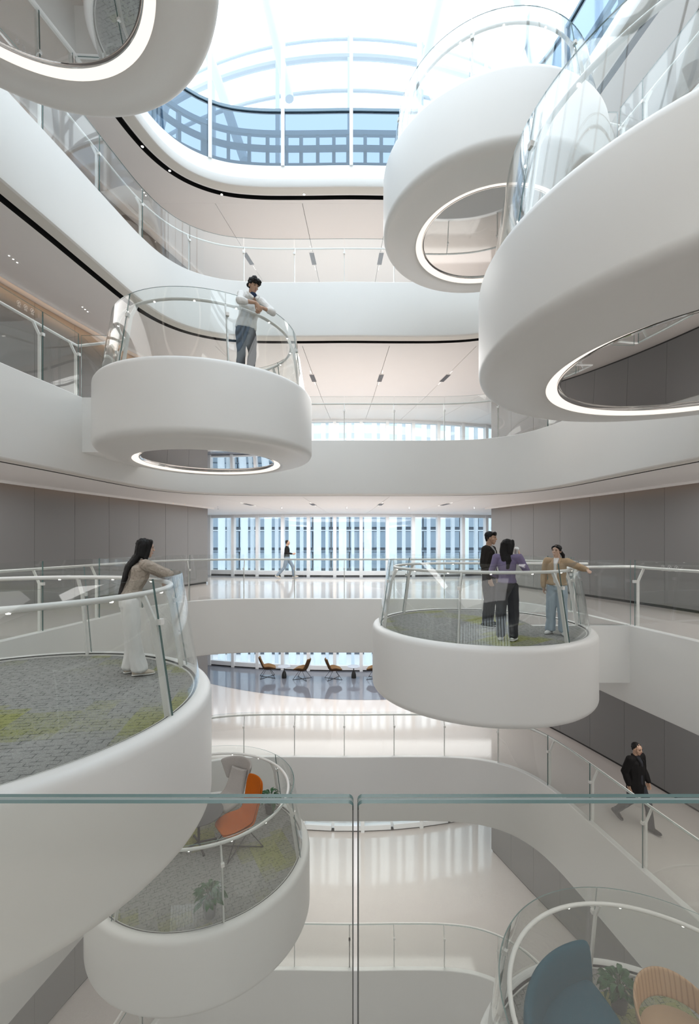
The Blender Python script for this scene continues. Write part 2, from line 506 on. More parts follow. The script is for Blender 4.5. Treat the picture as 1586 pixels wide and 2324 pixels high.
# ------------------------------------------------------------------ window walls
BAY = 1.25
wn = 0
for lv in WIN_LEVELS:
    wn += 1
    z0 = FL[lv]; z1 = FL[lv + 1] - DROP[lv + 1]
    w = thing('window_%d' % wn, None, None, kind='structure')
    xs = [-9.45 + BAY * k for k in range(16)]
    X = lambda x: (x, winY(x, lv))
    mull = boxg(-0.075, 0.075, -0.14, 0.10, z0, z1)
    for k in range(16):
        x, y = X(xs[k])
        sl = math.atan2(winY(x + 0.1, lv) - winY(x - 0.1, lv), 0.2)
        if lv == -2 and k % 2: continue
        mo = put('mullion', *mull, M_ALU, w)
        mo.location = (x, y, 0); mo.rotation_euler = (0, 0, sl)
    for a, b in zip(xs, xs[1:]):
        pa, pb = V(X(a)), V(X(b)); c = (pa + pb) / 2; L = (pb - pa).length; an = math.atan2(pb.y - pa.y, pb.x - pa.x)
        for nm, g, mt in (('pane', (-L / 2 + 0.06, L / 2 - 0.06, -0.012, 0.012, z0 + 0.26, z1 - 0.14), M_WINGLASS),
                          ('sill_rail', (-L / 2 + 0.06, L / 2 - 0.06, -0.10, 0.09, z0 + 0.06, z0 + 0.26), M_ALU),
                          ('head_rail', (-L / 2 + 0.06, L / 2 - 0.06, -0.10, 0.09, z1 - 0.14, z1), M_ALU),
                          ('plinth', (-L / 2 - 0.02, L / 2 + 0.02, -0.06, 0.09, z0 - 0.02, z0 + 0.06), M_DARK)):
            o = box(nm, g, mt, w); o.location = (c.x, c.y, 0); o.rotation_euler = (0, 0, an)
# facade fins outside, full height of the building
hf = thing('facade_fins', 'pale blue white vertical facade fins standing outside the far window wall', 'facade fins')
for k in range(16):
    x = -9.45 + BAY * k
    for dx, r, dy in ((0.36, 0.19, 0.75), (0.86, 0.075, 0.45)):
        X0 = x + dx; Y0 = winY(X0, 0) + dy
        if dx < 0.5:
            vs = []; n = 14
            for z in (-10.5, 14.0):
                for q in range(n):
                    a = 2 * PI * q / n
                    vs.append((X0 + r * math.cos(a), Y0 + 0.55 * r * math.sin(a), z))
            put('round_fin', vs, [(q, (q + 1) % n, n + (q + 1) % n, n + q) for q in range(n)], M_FIN, hf, True)
        else:
            box('flat_fin', (X0 - r, X0 + r, Y0 - 0.12, Y0 + 0.12, -10.5, 14.0), M_FIN, hf)
# the window wall behind the camera (lights the hall and shows in the glass)
wk = thing('window_6', None, None, kind='structure')
mb, gb = MB(), MB()
for k in range(23):
    x = -9.4 + 0.85 * k
    mb.box(x - 0.12, x + 0.12, -9.3, -9.0, -10.56, 13.5)
for lv in (3, 2, 1, 0, -1):
    mb.box(-9.6, 9.6, -9.4, -9.0, FL[lv] - DROP[lv] - 0.1, FL[lv] + 0.25)
gb.box(-9.6, 9.6, -9.16, -9.14, -10.56, 13.5)
mb.build('window_frame', M_ALU, wk); gb.build('pane', M_WINGLASS, wk)

# ------------------------------------------------------------------ glazed drum on the roof opening
dz0 = FL[3] - DROP[3] + 0.75
dr = thing('window_7', None, None, kind='structure')
PITCH = RLEN / round(RLEN / 1.94)
sj0 = 0.05
nj = round(RLEN / PITCH)
def strip(name, s0, s1, off0, off1, za, zb, mats, parent, step=0.25, edge=True, offt=None):
    n = max(1, int((s1 - s0) / step)); vs = []
    dt = 0 if offt is None else offt
    for k in range(n + 1):
        s = s0 + (s1 - s0) * k / n
        for o in (off0, off1):
            for z, ex in ((za, 0), (zb, dt)):
                p, _ = ringpt(s, o + ex); vs.append((p.x, p.y, z))
    fs, fm = [], []
    for k in range(n):
        a, b = 4 * k, 4 * k + 4
        fs += [(a, b, b + 1, a + 1), (a + 2, a + 3, b + 3, b + 2), (a + 1, b + 1, b + 3, a + 3), (a, a + 2, b + 2, b)]; fm += [0, 0, 1, 1]
    fs += [(0, 1, 3, 2), (4 * n, 4 * n + 2, 4 * n + 3, 4 * n + 1)]; fm += [1, 1]
    return put(name, vs, fs, mats, parent, True, fm if len(mats) > 1 else None)
for k in range(nj):
    s0 = sj0 + k * PITCH; s1 = s0 + PITCH
    p, n = ringpt(s0, 0.24)
    if p.y < 2.5: continue
    strip('spandrel_pane', s0 + 0.04, s1 - 0.04, 0.225, 0.245, dz0, dz0 + 1.57, [M_SPAN, M_EDGE], dr)
    strip('pane', s0 + 0.04, s1 - 0.04, 0.225, 0.245, dz0 + 1.65, 20.0, [M_WINGLASS, M_EDGE], dr)
    o = put('mullion', *boxg(-0.05, 0.05, -0.09, 0.09, dz0 - 0.02, 20.1), M_ALU, dr)
    o.location = (p.x, p.y, 0); o.rotation_euler = (0, 0, math.atan2(n.y, n.x) - PI / 2)
sweep_ring([(0.19, dz0 + 1.57), (0.19, dz0 + 1.65), (0.29, dz0 + 1.65), (0.29, dz0 + 1.57), (0.19, dz0 + 1.57)], 'transom', pbr('blue_steel_transom', (0.20, 0.30, 0.38), 0.4), dr, smooth=False)
sweep_ring([(0.12, 20.0), (0.12, 20.3), (0.4, 20.3), (0.4, 20.0), (0.12, 20.0)], 'head_ring', M_STEEL, dr, smooth=False)
# ribs and curved tubes added behind the blue spandrel panes in place of their reflected pattern
for zz, oo in ((dz0 + 0.42, 0.75), (dz0 + 1.0, 0.8), (dz0 + 1.5, 0.85)):
    sweep_ring([(oo, zz), (oo, zz + 0.14), (oo + 0.1, zz + 0.14), (oo + 0.1, zz), (oo, zz)], 'reflection_tube', M_STEEL, dr, smooth=False)
for k in range(nj * 4):
    s = k * RLEN / (nj * 4)
    p, n = ringpt(s, 0.95)
    if p.y < 5: continue
    r = 0.10 if k % 4 == 0 else 0.05
    o = put('reflection_rib', *boxg(-r, r, -0.08, 0.08, dz0 - 0.2, dz0 + 1.6), M_STEEL, dr)
    o.location = (p.x, p.y, 0); o.rotation_euler = (0, 0, math.atan2(n.y, n.x) - PI / 2)
# roof deck round the drum
holed([(-40, -30), (40, -30), (40, 40), (-40, 40)][:0] or [(-9.7, -10.6), (9.7, -10.6), (9.7, 23.1), (-9.7, 23.1)], [tuple(p + n * 0.42) for p, n in zip(RING, RNRM)], 12.1, 'roof_deck', pbr('roof_membrane', (0.5, 0.53, 0.56), 0.8), kind='structure')
# white steel gantry ring and raking struts above the roof
M_GANTRY = pbr('white_roof_steel', (0.52, 0.59, 0.65), 0.5)
ga = thing('roof_gantry', 'pale curved steel gantry with posts seen through the glazed roof drum', 'gantry')
def arc(rad, cx, cyy, z, r, name):
    pts = [(cx + rad * math.sin(a), cyy - rad * math.cos(a), z) for a in [math.radians(-46 + 2 * i) for i in range(47)]]
    put(name, *tubeg(pts, r, 8), M_GANTRY, ga, True)
arc(15, 0, 30, 18.75, 0.05, 'top_rail'); arc(15, 0, 30, 18.15, 0.11, 'deck_beam'); arc(15, 0, 30, 17.0, 0.06, 'lower_beam')
for k in range(-5, 6):
    a = math.radians(k * 9.5)
    x, y = 15 * math.sin(a), 30 - 15 * math.cos(a)
    put('post', *boxg(x - 0.07, x + 0.07, y - 0.07, y + 0.07, 12.1, 18.8), M_GANTRY, ga)
for i, (x0, x1, zt) in enumerate(((-3.0, -1.95, 20.5), (3.2, 2.2, 20.5), (-5.6, -3.4, 20.5), (6.6, 4.2, 20.5), (-5.0, -6.4, 20.5), (5.2, 6.8, 20.5))):
    put('raking_strut', *tubeg([(x0, 14.4, zt), (x1, 14.3, 16.0 if i < 2 else 14.0)], 0.15, 10), M_GANTRY, ga, True)

# ------------------------------------------------------------------ neighbouring building and ground outdoors
nb = thing('neighbour_building', 'blue grey office building across the street beyond the far windows', 'building', (0, 48, -10.56))
box('wall', (-34, 34, 0.3, 12, 0, 18.2), M_FACADE2, nb)
for k in range(8):
    z = 0.4 + k * 2.25
    g = MB()
    for i in range(34):
        x = -34 + 2 * i
        g.box(x + 0.06, x + 1.94, -0.02, 0.3, z, z + 1.75)
    g.build('glazed_band', M_FACADE, nb, kind='stuff')
    box('slab_line', (-34, 34, -0.12, 0.3, z + 1.8, z + 1.92), M_FIN if k % 2 else M_FACADE, nb)
box('ground_outside', (-60, 60, 23.0, 60, -10.7, -10.6), M_GROUND, kind='structure')
box('ground_behind', (-60, 60, -40, -10.5, -10.7, -10.6), M_GROUND, kind='structure')

# ------------------------------------------------------------------ balustrades along the opening
def bar(pts, T, N, w, t):
    vs = []
    for p in pts:
        p = V(p)
        for a, b in ((-1, -1), (1, -1), (1, 1), (-1, 1)):
            vs.append(p + V((T.x, T.y, 0)) * (a * t / 2) + V((N.x, N.y, 0)) * (b * w / 2))
    m = len(pts); fs = [(3, 2, 1, 0), tuple(4 * (m - 1) + k for k in range(4))]
    for i in range(m - 1):
        for k in range(4):
            l = (k + 1) % 4
            fs.append((4 * i + k, 4 * i + l, 4 * i + 4 + l, 4 * i + 4 + k))
    return vs, fs

def clampbox(c, T, N, s=0.027, d=0.026):
    vs = []
    for z in (-s, s):
        for a, b in ((-1, -1), (1, -1), (1, 1), (-1, 1)):
            vs.append(V((c[0], c[1], c[2] + z)) + V((T.x, T.y, 0)) * (a * s) + V((N.x, N.y, 0)) * (b * d))
    return vs, [(3, 2, 1, 0), (4, 5, 6, 7), (0, 1, 5, 4), (1, 2, 6, 5), (2, 3, 7, 6), (3, 0, 4, 7)]

GH = 1.27
PLAT = {  # name: level, cx, cy, R, side (+1 bridge on the right), back row?
    'A': (0, -3.57, 4.31, 2.12, -1, False), 'B': (0, 2.50, 8.57, 2.05, 1, True), 'C': (1, -2.83, 8.90, 2.06, -1, True), 'D': (2, 2.81, 8.91, 2.12, 1, True),
    'E': (1, 3.84, 4.57, 2.40, 1, False), 'F': (2, -3.52, 4.35, 2.15, -1, False), 'G': (-1, -2.87, 8.76, 2.07, -1, True), 'H': (-1, 3.36, 4.42, 2.08, 1, False)}
def bridge_span(k):
    lv, cx, cyy, R, sd, back = PLAT[k]
    return (cyy - 0.10, cyy + 1.65) if back else (cyy - 1.65, cyy + 0.10)
SJ = RLEN / round(RLEN / 1.42)
LBL = {2: 'glass balustrade with white rail round the topmost gallery', 1: 'glass balustrade round the gallery one floor above the walking man',
       0: 'glass balustrade with white handrail on the gallery level with the viewer', -1: 'glass balustrade round the gallery with the brown lounge chairs',
       -2: 'glass balustrade round the lowest opening above the bottom floor'}
for lv in (2, 1, 0, -1, -2):
    z = FL[lv]
    root = thing('glass_balustrade', LBL[lv], 'balustrade', group=None)
    gaps = [(PLAT[k][4],) + bridge_span(k) for k in PLAT if PLAT[k][0] == lv]
    def blocked(s):
        p, n = ringpt(s)
        if lv == 0 and p.y < 1.0 and abs(p.x) < 4: return True
        for sd, a, b in gaps:
            if p.x * sd > 3 and a < p.y < b: return True
        return False
    # split into free runs
    N = 800; fl = [blocked(RLEN * i / N) for i in range(N)]
    start = next((i for i in range(N) if fl[i - 1] and not fl[i]), 0)
    runs = []; i = start; cnt = 0
    while cnt < N:
        j = i
        while cnt < N and not fl[j % N]: j += 1; cnt += 1
        if j > i: runs.append((RLEN * i / N, RLEN * (j - 1 if any(fl) else j) / N))
        while cnt < N and fl[j % N]: j += 1; cnt += 1
        i = j
    js0 = -0.15
    for a, b in runs:
        cuts = [a]
        k = math.ceil((a - js0) / SJ)
        while js0 + k * SJ < b - 0.3:
            c = js0 + k * SJ
            if c > a + 0.3: cuts.append(c)
            k += 1
        cuts.append(b)
        for q0, q1 in zip(cuts, cuts[1:]):
            strip('glass_panel', q0 + 0.006, q1 - 0.006, 0.05, 0.068, z + 0.006, z + GH, [M_GLASS, M_EDGE], root, 0.18)
        ho = 0.26
        pts = []
        n = max(2, int((b - a) / 0.15))
        closed = not any(fl)
        for q in range(n + (0 if closed else 1)):
            p, _ = ringpt(a + (b - a) * q / n, ho); pts.append((p.x, p.y, z + 1.12))
        put('handrail', *tubeg(pts, 0.026, 10, closed), M_RAIL, root, True)
        for c in cuts:
            p, nn = ringpt(c, 0.13)
            tt = V((nn.y, -nn.x))
            f = lambda o, h: (p.x + nn.x * o, p.y + nn.y * o, z + h)
            po = put('post', *bar([f(0, 0.0), f(0, 0.86), f(0.125, 1.105)], tt, nn, 0.05, 0.022), M_RAIL, root)
            g, _ = ringpt(c, 0.06)
            put('clamp', *clampbox((g.x, g.y, z + 0.86), tt, nn), M_RAIL, po)

# frameless panels right in front of the viewer
fg = thing('foreground_balustrade', 'frameless glass panels with thick green edges crossing the foreground', 'balustrade')
def nearpanel(x0, x1):
    r = 0.007; y0, y1 = 0.558, 0.579; zt, zb = 1.27, 0.0
    out = [(x0, zb), (x1, zb)]
    out += [(x1 - r + r * math.cos(a), zt - r + r * math.sin(a)) for a in [PI / 2 * i / 6 for i in range(7)]]
    out += [(x0 + r - r * math.sin(a), zt - r + r * math.cos(a)) for a in [PI / 2 * i / 6 for i in range(7)]]
    n = len(out)
    ply = []
    for ya, yb, nm in ((y0, y0 + 0.0078, 'glass_panel'), (y1 - 0.0078, y1, 'glass_panel')):
        vs = [(x, ya, z) for x, z in out] + [(x, yb, z) for x, z in out]
        fs = [tuple(range(n)), tuple(range(2 * n - 1, n - 1, -1))] + [(i, (i + 1) % n, n + (i + 1) % n, n + i) for i in range(n)]
        put(nm, vs, fs, [M_NEARGLASS, M_EDGE2], fg, False, [0, 0] + [1] * n)
    vs = [(x, y0 + 0.0079, z - 0.0006) for x, z in out[2:]] + [(x, y1 - 0.0079, z - 0.0006) for x, z in out[2:]]
    m = n - 2
    put('interlayer', vs, [(i, i + 1, m + i + 1, m + i) for i in range(m - 1)], pbr('pale_interlayer', (0.27, 0.31, 0.30), 0.6) if 'pale_interlayer' not in bpy.data.materials else bpy.data.materials['pale_interlayer'], fg)
def edge_strip(xa, xb):  # added opaque strips: the refracted darkness of the glass edges, put in as grey
    box('dark_edge_strip', (xa, xb, 0.5575, 0.5795, 0.0, 1.262), M_EDGESTRIP, fg)
M_EDGESTRIP = pbr('edge_strip_grey', (0.10, 0.105, 0.10), 0.4)
edge_strip(0.0036, 0.0052); edge_strip(0.0103, 0.0119)
nearpanel(-1.50, 0.0052); nearpanel(0.0103, 1.52); nearpanel(1.526, 3.0); nearpanel(-3.0, -1.506)
shoe = MB().box(-3.0, 3.0, 0.535, 0.60, 0.0, 0.10); shoe.build('base_shoe', M_RAIL, fg)

# ------------------------------------------------------------------ round viewing platforms
CROT = {'A': 0.5, 'B': 2.6, 'C': 0, 'D': 0, 'E': 1, 'F': 2, 'G': 4.0, 'H': 5.2}
PLBL = {'A': 'round white viewing platform with woman in beige sweater, glass rim and carpet', 'B': 'round white viewing platform carrying the three chatting people',
        'C': 'round white viewing platform with man in white hoodie and mirrored underside', 'D': 'round white platform high under the glazed drum, mirror oval underneath',
        'E': 'very large white platform cut by the picture edge below the high platform', 'F': 'white platform underside in the upper corner reflecting gallery floor and carpet',
        'G': 'round white platform with grey wing chair, orange chair and dark table', 'H': 'round platform at the bottom with teal sofa and wooden shell chair'}
for key, (lv, cx, cyy, R, sd, back) in PLAT.items():
    z = FL[lv]
    P = thing('viewing_platform', PLBL[key], 'platform', (cx, cyy, z), group='round platforms hung in the atrium')
    rb = R - 0.15
    Rl = R * 0.70
    ks = 0.85 if key == 'E' else 1.0
    prof = [(rb, -0.02), (rb, 0.035), (rb + 0.03, 0.04), (R - 0.07, 0.035), (R - 0.03, 0.02), (R - 0.008, -0.015), (R, -0.06), (R, -0.5 * ks), (R, -1.07 * ks)]
    for i in range(1, 9):
        a = PI / 2 * i / 8
        prof.append((R - 0.13 * (1 - math.cos(a)), (-1.07 - 0.13 * math.sin(a)) * ks))
    prof += [(R - 0.24, -1.213 * ks), ((R + Rl) / 2 - 0.05, -1.275 * ks), (Rl + 0.09, -1.312 * ks), (Rl + 0.035, -1.320 * ks), (Rl, -1.316 * ks), (Rl - 0.03, -1.298 * ks)]
    put('shell', *lathe(prof, 128), M_WHITE, P, True)
    zt = -1.298 * ks
    put('light_ring', *lathe([(Rl - 0.03, zt), (Rl - 0.09, zt + 0.03), (Rl - 0.15, zt + 0.05)], 128), M_RINGLED, P, True)
    put('mirror_rim', *lathe([(Rl - 0.15, zt + 0.04), (Rl - 0.155, zt + 0.03), (Rl - 0.17, zt + 0.03), (Rl - 0.19, zt + 0.05), (Rl - 0.195, zt + 0.065)], 128), M_CHROME, P, True)
    pm = [((Rl - 0.19) * q / 10, zt + 0.058 - 0.02 * (1 - (q / 10) ** 2)) for q in range(11)]
    put('mirror_disc', *lathe(pm, 96), M_MIRROR, P, True)
    put('carpet', *disc(96, rb - 0.028, 0.004), M_CARPET, P).rotation_euler = (0, 0, CROT[key])
    put('edge_gap', *lathe([(rb - 0.03, 0.024), (rb, 0.030)], 96), M_DARK, P)
    put('edge_trim', *lathe([(rb - 0.045, 0.004), (rb - 0.045, 0.02), (rb - 0.03, 0.02), (rb - 0.03, 0.0)], 96), M_RAIL, P)
    # glass
    if back: js = [-4, -61, -116, -172, -228, -290]
    else: js = [189.5 - 51.5 * q for q in range(-2, 5)]; js[-1] = 180 - 176; js[0] = 180 + 120
    if not back: js = [300, 241, 189.5, 138, 86.5, 35, 4]
    if sd < 0: js = [180 - q for q in js]
    r0, r1, h0, h1 = R - 0.125, R - 0.325, 0.01, GH
    th = 0.014
    rr = lambda h: r0 + (r1 - r0) * (h - h0) / (h1 - h0)
    for a, b in zip(js, js[1:]):
        a, b = math.radians(min(a, b)), math.radians(max(a, b))
        e = 0.005 / R
        n = max(4, int((b - a) / 0.06)); vs = []
        for q in range(n + 1):
            t = a + e + (b - a - 2 * e) * q / n
            for o in (0, th):
                for h in (h0, h1):
                    vs.append(((rr(h) + o) * math.cos(t), (rr(h) + o) * math.sin(t), h))
        fs, fm = [], []
        for q in range(n):
            u, w = 4 * q, 4 * q + 4
            fs += [(u, w, w + 1, u + 1), (u + 2, u + 3, w + 3, w + 2), (u + 1, w + 1, w + 3, u + 3), (u, u + 2, w + 2, w)]; fm += [0, 0, 1, 1]
        fs += [(0, 1, 3, 2), (4 * n, 4 * n + 2, 4 * n + 3, 4 * n + 1)]; fm += [1, 1]
        put('glass_panel', vs, fs, [M_GLASS, M_EDGE], P, True, fm)
    # posts, clamps
    for a in js:
        t = math.radians(a) + 0.012
        N = V((math.cos(t), math.sin(t))); T = V((-N.y, N.x))
        f = lambda r, h: (N.x * r, N.y * r, h)
        po = put('post', *bar([f(rr(0.0) - 0.055, 0.0), f(rr(0.88) - 0.055, 0.88), f(R - 0.43, 1.115)], T, N, 0.055, 0.026), M_RAIL, P)
        put('clamp', *clampbox(f(rr(0.88) + 0.005, 0.88), T, N), M_RAIL, po)
    # handrail runs round and out over the bridge to the gallery
    rh = R - 0.43
    y0, y1 = (q - cyy for q in bridge_span(key))
    ends = sorted(js)
    A0, A1 = math.radians(ends[0]), math.radians(ends[-1])
    n = 72
    hp = [(rh * math.cos(A0 + (A1 - A0) * q / n), rh * math.sin(A0 + (A1 - A0) * q / n), 1.13) for q in range(n + 1)]
    def edgex(y):  # where the gallery edge lies at this depth
        b = min((p for p in RING if p.x * sd > 2), key=lambda p: abs(p.y - (y + cyy)))
        return b.x - cx
    ys0, ys1 = y0 + 0.22, y1 - 0.22
    first_low = hp[0][1] < hp[-1][1]
    lowy, hiy = (ys0, ys1)
    ext0 = (edgex(lowy if first_low else hiy) + sd * 0.25, lowy if first_low else hiy, 1.13)
    ext1 = (edgex(hiy if first_low else lowy) + sd * 0.25, hiy if first_low else lowy, 1.13)
    def corner(yy):  # where the platform rail meets the gallery rail
        yo = y0 - 0.06 if yy < (y0 + y1) / 2 else y1 + 0.06
        return (edgex(yo) + sd * 0.26, yo, 1.12)
    put('handrail', *tubeg([corner(ext0[1]), ext0] + hp + [ext1, corner(ext1[1])], 0.027, 12), M_RAIL, P, True)
    dm = MB()
    for q in range(0, n + 1, 6):
        p = hp[q]
        dm.add(*lathe([(0.0, -0.034), (0.014, -0.032), (0.018, -0.02)], 8, c=p))
    dm.build('rail_light', M_DOT, P, kind='stuff')
    # bridge
    xa = sd * math.sqrt(max(0.1, R * R - min(abs(y0), abs(y1)) ** 2)) * 0.5
    xe = edgex(y0), edgex(y1)
    off = sd * 0.06
    vs = []
    for zz in (0.005, -1.09 * ks):
        vs += [(xa, y0, zz), (xe[0] + off, y0, zz), (xe[1] + off, y1, zz), (xa, y1, zz)]
    put('bridge', vs, [(0, 1, 2, 3), (7, 6, 5, 4), (0, 4, 5, 1), (1, 5, 6, 2), (2, 6, 7, 3), (3, 7, 4, 0)], M_WHITE, P)
    # carpet tongue on the bridge
    rr0 = R - 0.25
    put('bridge_floor', [(xa + sd * 0.0, y0 + 0.12, 0.008), (xe[0] + off, y0 + 0.12, 0.008), (xe[1] + off, y1 - 0.12, 0.008), (xa, y1 - 0.12, 0.008)], [(0, 1, 2, 3)], M_FLOOR, P)
    for yy, ex in ((y0 + 0.06, xe[0]), (y1 - 0.06, xe[1])):
        xg = sd * math.sqrt(max(0.05, (R - 0.14) ** 2 - yy * yy)) + sd * 0.02
        x0, x1 = sorted((xg, ex + sd * 0.05))
        if x1 - x0 > 0.1:
            v, f = boxg(x0, x1, yy - 0.009, yy + 0.009, 0.01, GH)
            put('glass_panel', v, f, [M_GLASS, M_EDGE], P, False, [1, 1, 0, 0, 1, 1])

# ------------------------------------------------------------------ ceiling fittings
def backproj(x, y, z):  # picture measurement to a point on a plane of known height
    h = z - 1.6; d = 1000.0 * h / (1232 - y)
    return ((x - 793) * d / 1000.0, d)
M_SLOT = pbr('slot_grille', (0.10, 0.10, 0.11), 0.5)
dirs = {2: 'topmost', 1: 'middle', 0: 'lowest visible'}
for lv in (3, 2, 1):
    zc = FL[lv] - DROP[lv]
    for i, x in enumerate((-3.6, -1.3, 1.1, 3.4)):
        rz = 0.05 * x
        lab = 'dark linear air slot in the %s far ceiling' % {3: 'topmost', 2: 'middle', 1: 'lowest'}[lv]
        d = thing('ceiling_slot', lab + ', ' + ['first', 'second', 'third', 'fourth'][i] + ' counted from the left', 'air slot', (x, 15.7, zc), rz, 'linear air slots in the far ceilings')
        b = MB().box(-0.09, 0.09, -0.36, 0.36, -0.012, 0.0); b.build('frame', M_CEIL, d)
        for q in range(4):
            xx = -0.06 + q * 0.04
            box('blade', (xx - 0.017, xx + 0.017, -0.33, 0.33, -0.018, -0.012), M_SLOT, d)
        for yy in (-0.55, 0.55):
            v, f = [], []
            m = MB()
            for q in (-0.09, 0, 0.09):
                m.add(*lathe([(0.0, -0.012), (0.012, -0.012), (0.018, 0.0)], 8, c=(0, yy + q, 0)))
            m.build('downlight_trio', M_DOTDIM, d, kind='stuff')
NTH = ['first', 'second', 'third', 'fourth', 'fifth', 'sixth', 'seventh']
spots = [((323, 332), 3), ((385, 387), 3), ((503, 441), 3), ((690, 441), 3)]
for i, ((px, py), lv) in enumerate(spots):
    zc = FL[lv] - DROP[lv]
    x, y = backproj(px, py, zc)
    t = thing('track_spotlight', 'small lit spotlight in the black ceiling track below the drum, %s from the left' % NTH[i], 'spotlight', (x, y, zc), 0, 'track spotlights')
    put('housing', *lathe([(0.0, 0.12), (0.035, 0.12), (0.04, 0.0), (0.034, -0.01)], 12), M_DARK, t, True)
    put('lens', *disc(12, 0.033, -0.008), M_DOT, t)
dl = [((30, 588), 2, 'ceiling above the left lower gallery'), ((193, 702), 2, 'ceiling behind the hoodie man platform'), ((327, 437), 3, 'topmost ceiling left of the drum')]
for i, ((px, py), lv, wh) in enumerate(dl):
    zc = FL[lv] - DROP[lv]; x, y = backproj(px, py, zc)
    t = thing('downlight_cluster', 'row of three tiny recessed downlights in the ' + wh, 'downlight', (x, y, zc), 0, 'downlight clusters')
    m = MB()
    for q in (-0.11, 0, 0.11): m.add(*lathe([(0, -0.006), (0.014, -0.006), (0.02, 0.0)], 8, c=(0, q, 0)))
    m.build('lamps', M_DOT, t, kind='stuff')
    m = MB().box(-0.05, 0.05, -0.18, 0.18, -0.003, 0.0); m.build('plate', M_CEIL, t)
for i, x in enumerate((-4.95, -2.55, -0.1, 2.25, 4.7)):
    t = thing('sprinkler', 'tiny white sprinkler head under the far ceiling, ' + NTH[i] + ' from the left', 'sprinkler', (x, 16.6, FL[1] - DROP[1]), 0, 'sprinkler heads on the far ceiling')
    put('pipe', *lathe([(0.03, 0), (0.03, -0.01), (0.012, -0.012), (0.012, -0.10)], 8), M_ALU, t)
    put('deflector', *lathe([(0, -0.10), (0.03, -0.10), (0.03, -0.106), (0, -0.106)], 8), M_SLOT, t)
# unseen light sheets added under the gallery ceilings to brighten the hall
LK = {3: 1.0, 2: 1.05, 1: 1.0, 0: 0.72, -1: 0.85}
def fill_sheet(x, y, z, sx, sy, w):
    l = bpy.data.lights.new('ceiling_fill', 'AREA'); l.shape = 'RECTANGLE'; l.size = sx; l.size_y = sy; l.energy = w; l.color = (1.0, 0.98, 0.96)
    o = bpy.data.objects.new('ceiling_fill', l); COL.objects.link(o); o.location = (x, y, z)
for lv in (3, 2, 1, 0, -1):
    zc = FL[lv] - DROP[lv] - 0.03
    for sx in (-1, 1): fill_sheet(sx * 6.7, 5.2, zc, 1.2, 9.0, (55 if lv >= 2 else 120) * LK[lv])
    fill_sheet(0, 15.6, zc, 9.6, 3.6, 300 * LK[lv])
    if lv in (2, 1, 0): fill_sheet(0, 19.4, zc, 13.0, 1.6, 190 * LK[lv])
    fill_sheet(0, -3.2, zc, 10.0, 4.0, (140 if lv == 1 else 280) * LK[lv])

# ------------------------------------------------------------------ people: blobs of hulls, voxel-joined into one smooth surface
LAB = bpy.data.scenes.new('blob_lab')
LABM = [bpy.data.meshes.new('lab')]
LABO = bpy.data.objects.new('lab', LABM[0]); LAB.collection.objects.link(LABO)
_r = LABO.modifiers.new('r', 'REMESH'); _r.mode = 'VOXEL'
_r = LABO.modifiers.new('s', 'SMOOTH'); _r.factor = 0.5
def sphere_pts(sub):
    b = bmesh.new(); bmesh.ops.create_icosphere(b, subdivisions=sub, radius=1.0)
    p = [v.co.copy() for v in b.verts]; b.free(); return p
SPH2, SPH3 = sphere_pts(2), sphere_pts(3)
def ell(c, r, M=None, pts=SPH2):
    r = (r, r, r) if isinstance(r, (int, float)) else r
    o = [V((p.x * r[0] + c[0], p.y * r[1] + c[1], p.z * r[2] + c[2])) for p in pts]
    return [M @ q for q in o] if M else o
def hull(pts, out):
    b = bmesh.new()
    for p in pts: b.verts.new(p)
    r = bmesh.ops.convex_hull(b, input=b.verts)
    bad = list({e for e in r['geom_interior'] + r['geom_unused'] if isinstance(e, bmesh.types.BMVert)})
    if bad: bmesh.ops.delete(b, geom=bad, context='VERTS')
    b.verts.index_update()
    n = len(out[0]); out[0].extend(v.co.copy() for v in b.verts)
    out[1].extend(tuple(v.index + n for v in f.verts) for f in b.faces)
    b.free()
def chain(lst, out, M=None):
    e = [ell(c, r, M) for c, r in lst]
    if len(e) == 1: hull(e[0], out)
    for a, b in zip(e, e[1:]): hull(a + b, out)
def blob(name, out, voxel, mat, parent, sm=4, wr=0.0, ws=(9, 9, 5), **p):
    me = bpy.data.meshes.new('lab'); me.from_pydata([tuple(v) for v in out[0]], [], out[1]); LABM.append(me)
    LABO.data = me
    LABO.modifiers[0].voxel_size = voxel; LABO.modifiers[1].iterations = sm
    with bpy.context.temp_override(scene=LAB, view_layer=LAB.view_layers[0]):
        dg = bpy.context.evaluated_depsgraph_get()
    dg.update()
    m2 = bpy.data.meshes.new_from_object(LABO.evaluated_get(dg))
    m2.name = name
    if wr:
        nn = [v.normal.copy() for v in m2.vertices]
        cc = [v.co.copy() for v in m2.vertices]
        flat = []
        for c, nv in zip(cc, nn):
            k = noise.noise(V((c.x * ws[0], c.y * ws[1], c.z * ws[2]))) + 0.5 * noise.noise(V((c.x * ws[0] * 2.3 + 5, c.y * ws[1] * 2.3, c.z * ws[2] * 2.3)))
            flat.extend(c + nv * (k * wr))
        m2.vertices.foreach_set('co', flat); m2.update()
    m2.polygons.foreach_set('use_smooth', [True] * len(m2.polygons))
    m2.materials.append(mat)
    return link(name, m2, parent, **p)

def skin(name, col): return pbr(name, col, 0.5, var=0.04, vscale=12)
M_SKIN = skin('warm_skin', (0.50, 0.315, 0.22)); M_SKIN2 = skin('fair_skin', (0.60, 0.41, 0.31))
M_HAIR = pbr('black_hair', (0.007, 0.006, 0.006), 0.55, spec=0.25, bump=0.5, bscale=90)
M_EYE = pbr('dark_eye', (0.02, 0.015, 0.012), 0.2); M_LIP = pbr('lip', (0.42, 0.16, 0.14), 0.45)
M_TEETH = pbr('white_teeth', (0.8, 0.78, 0.74), 0.3)

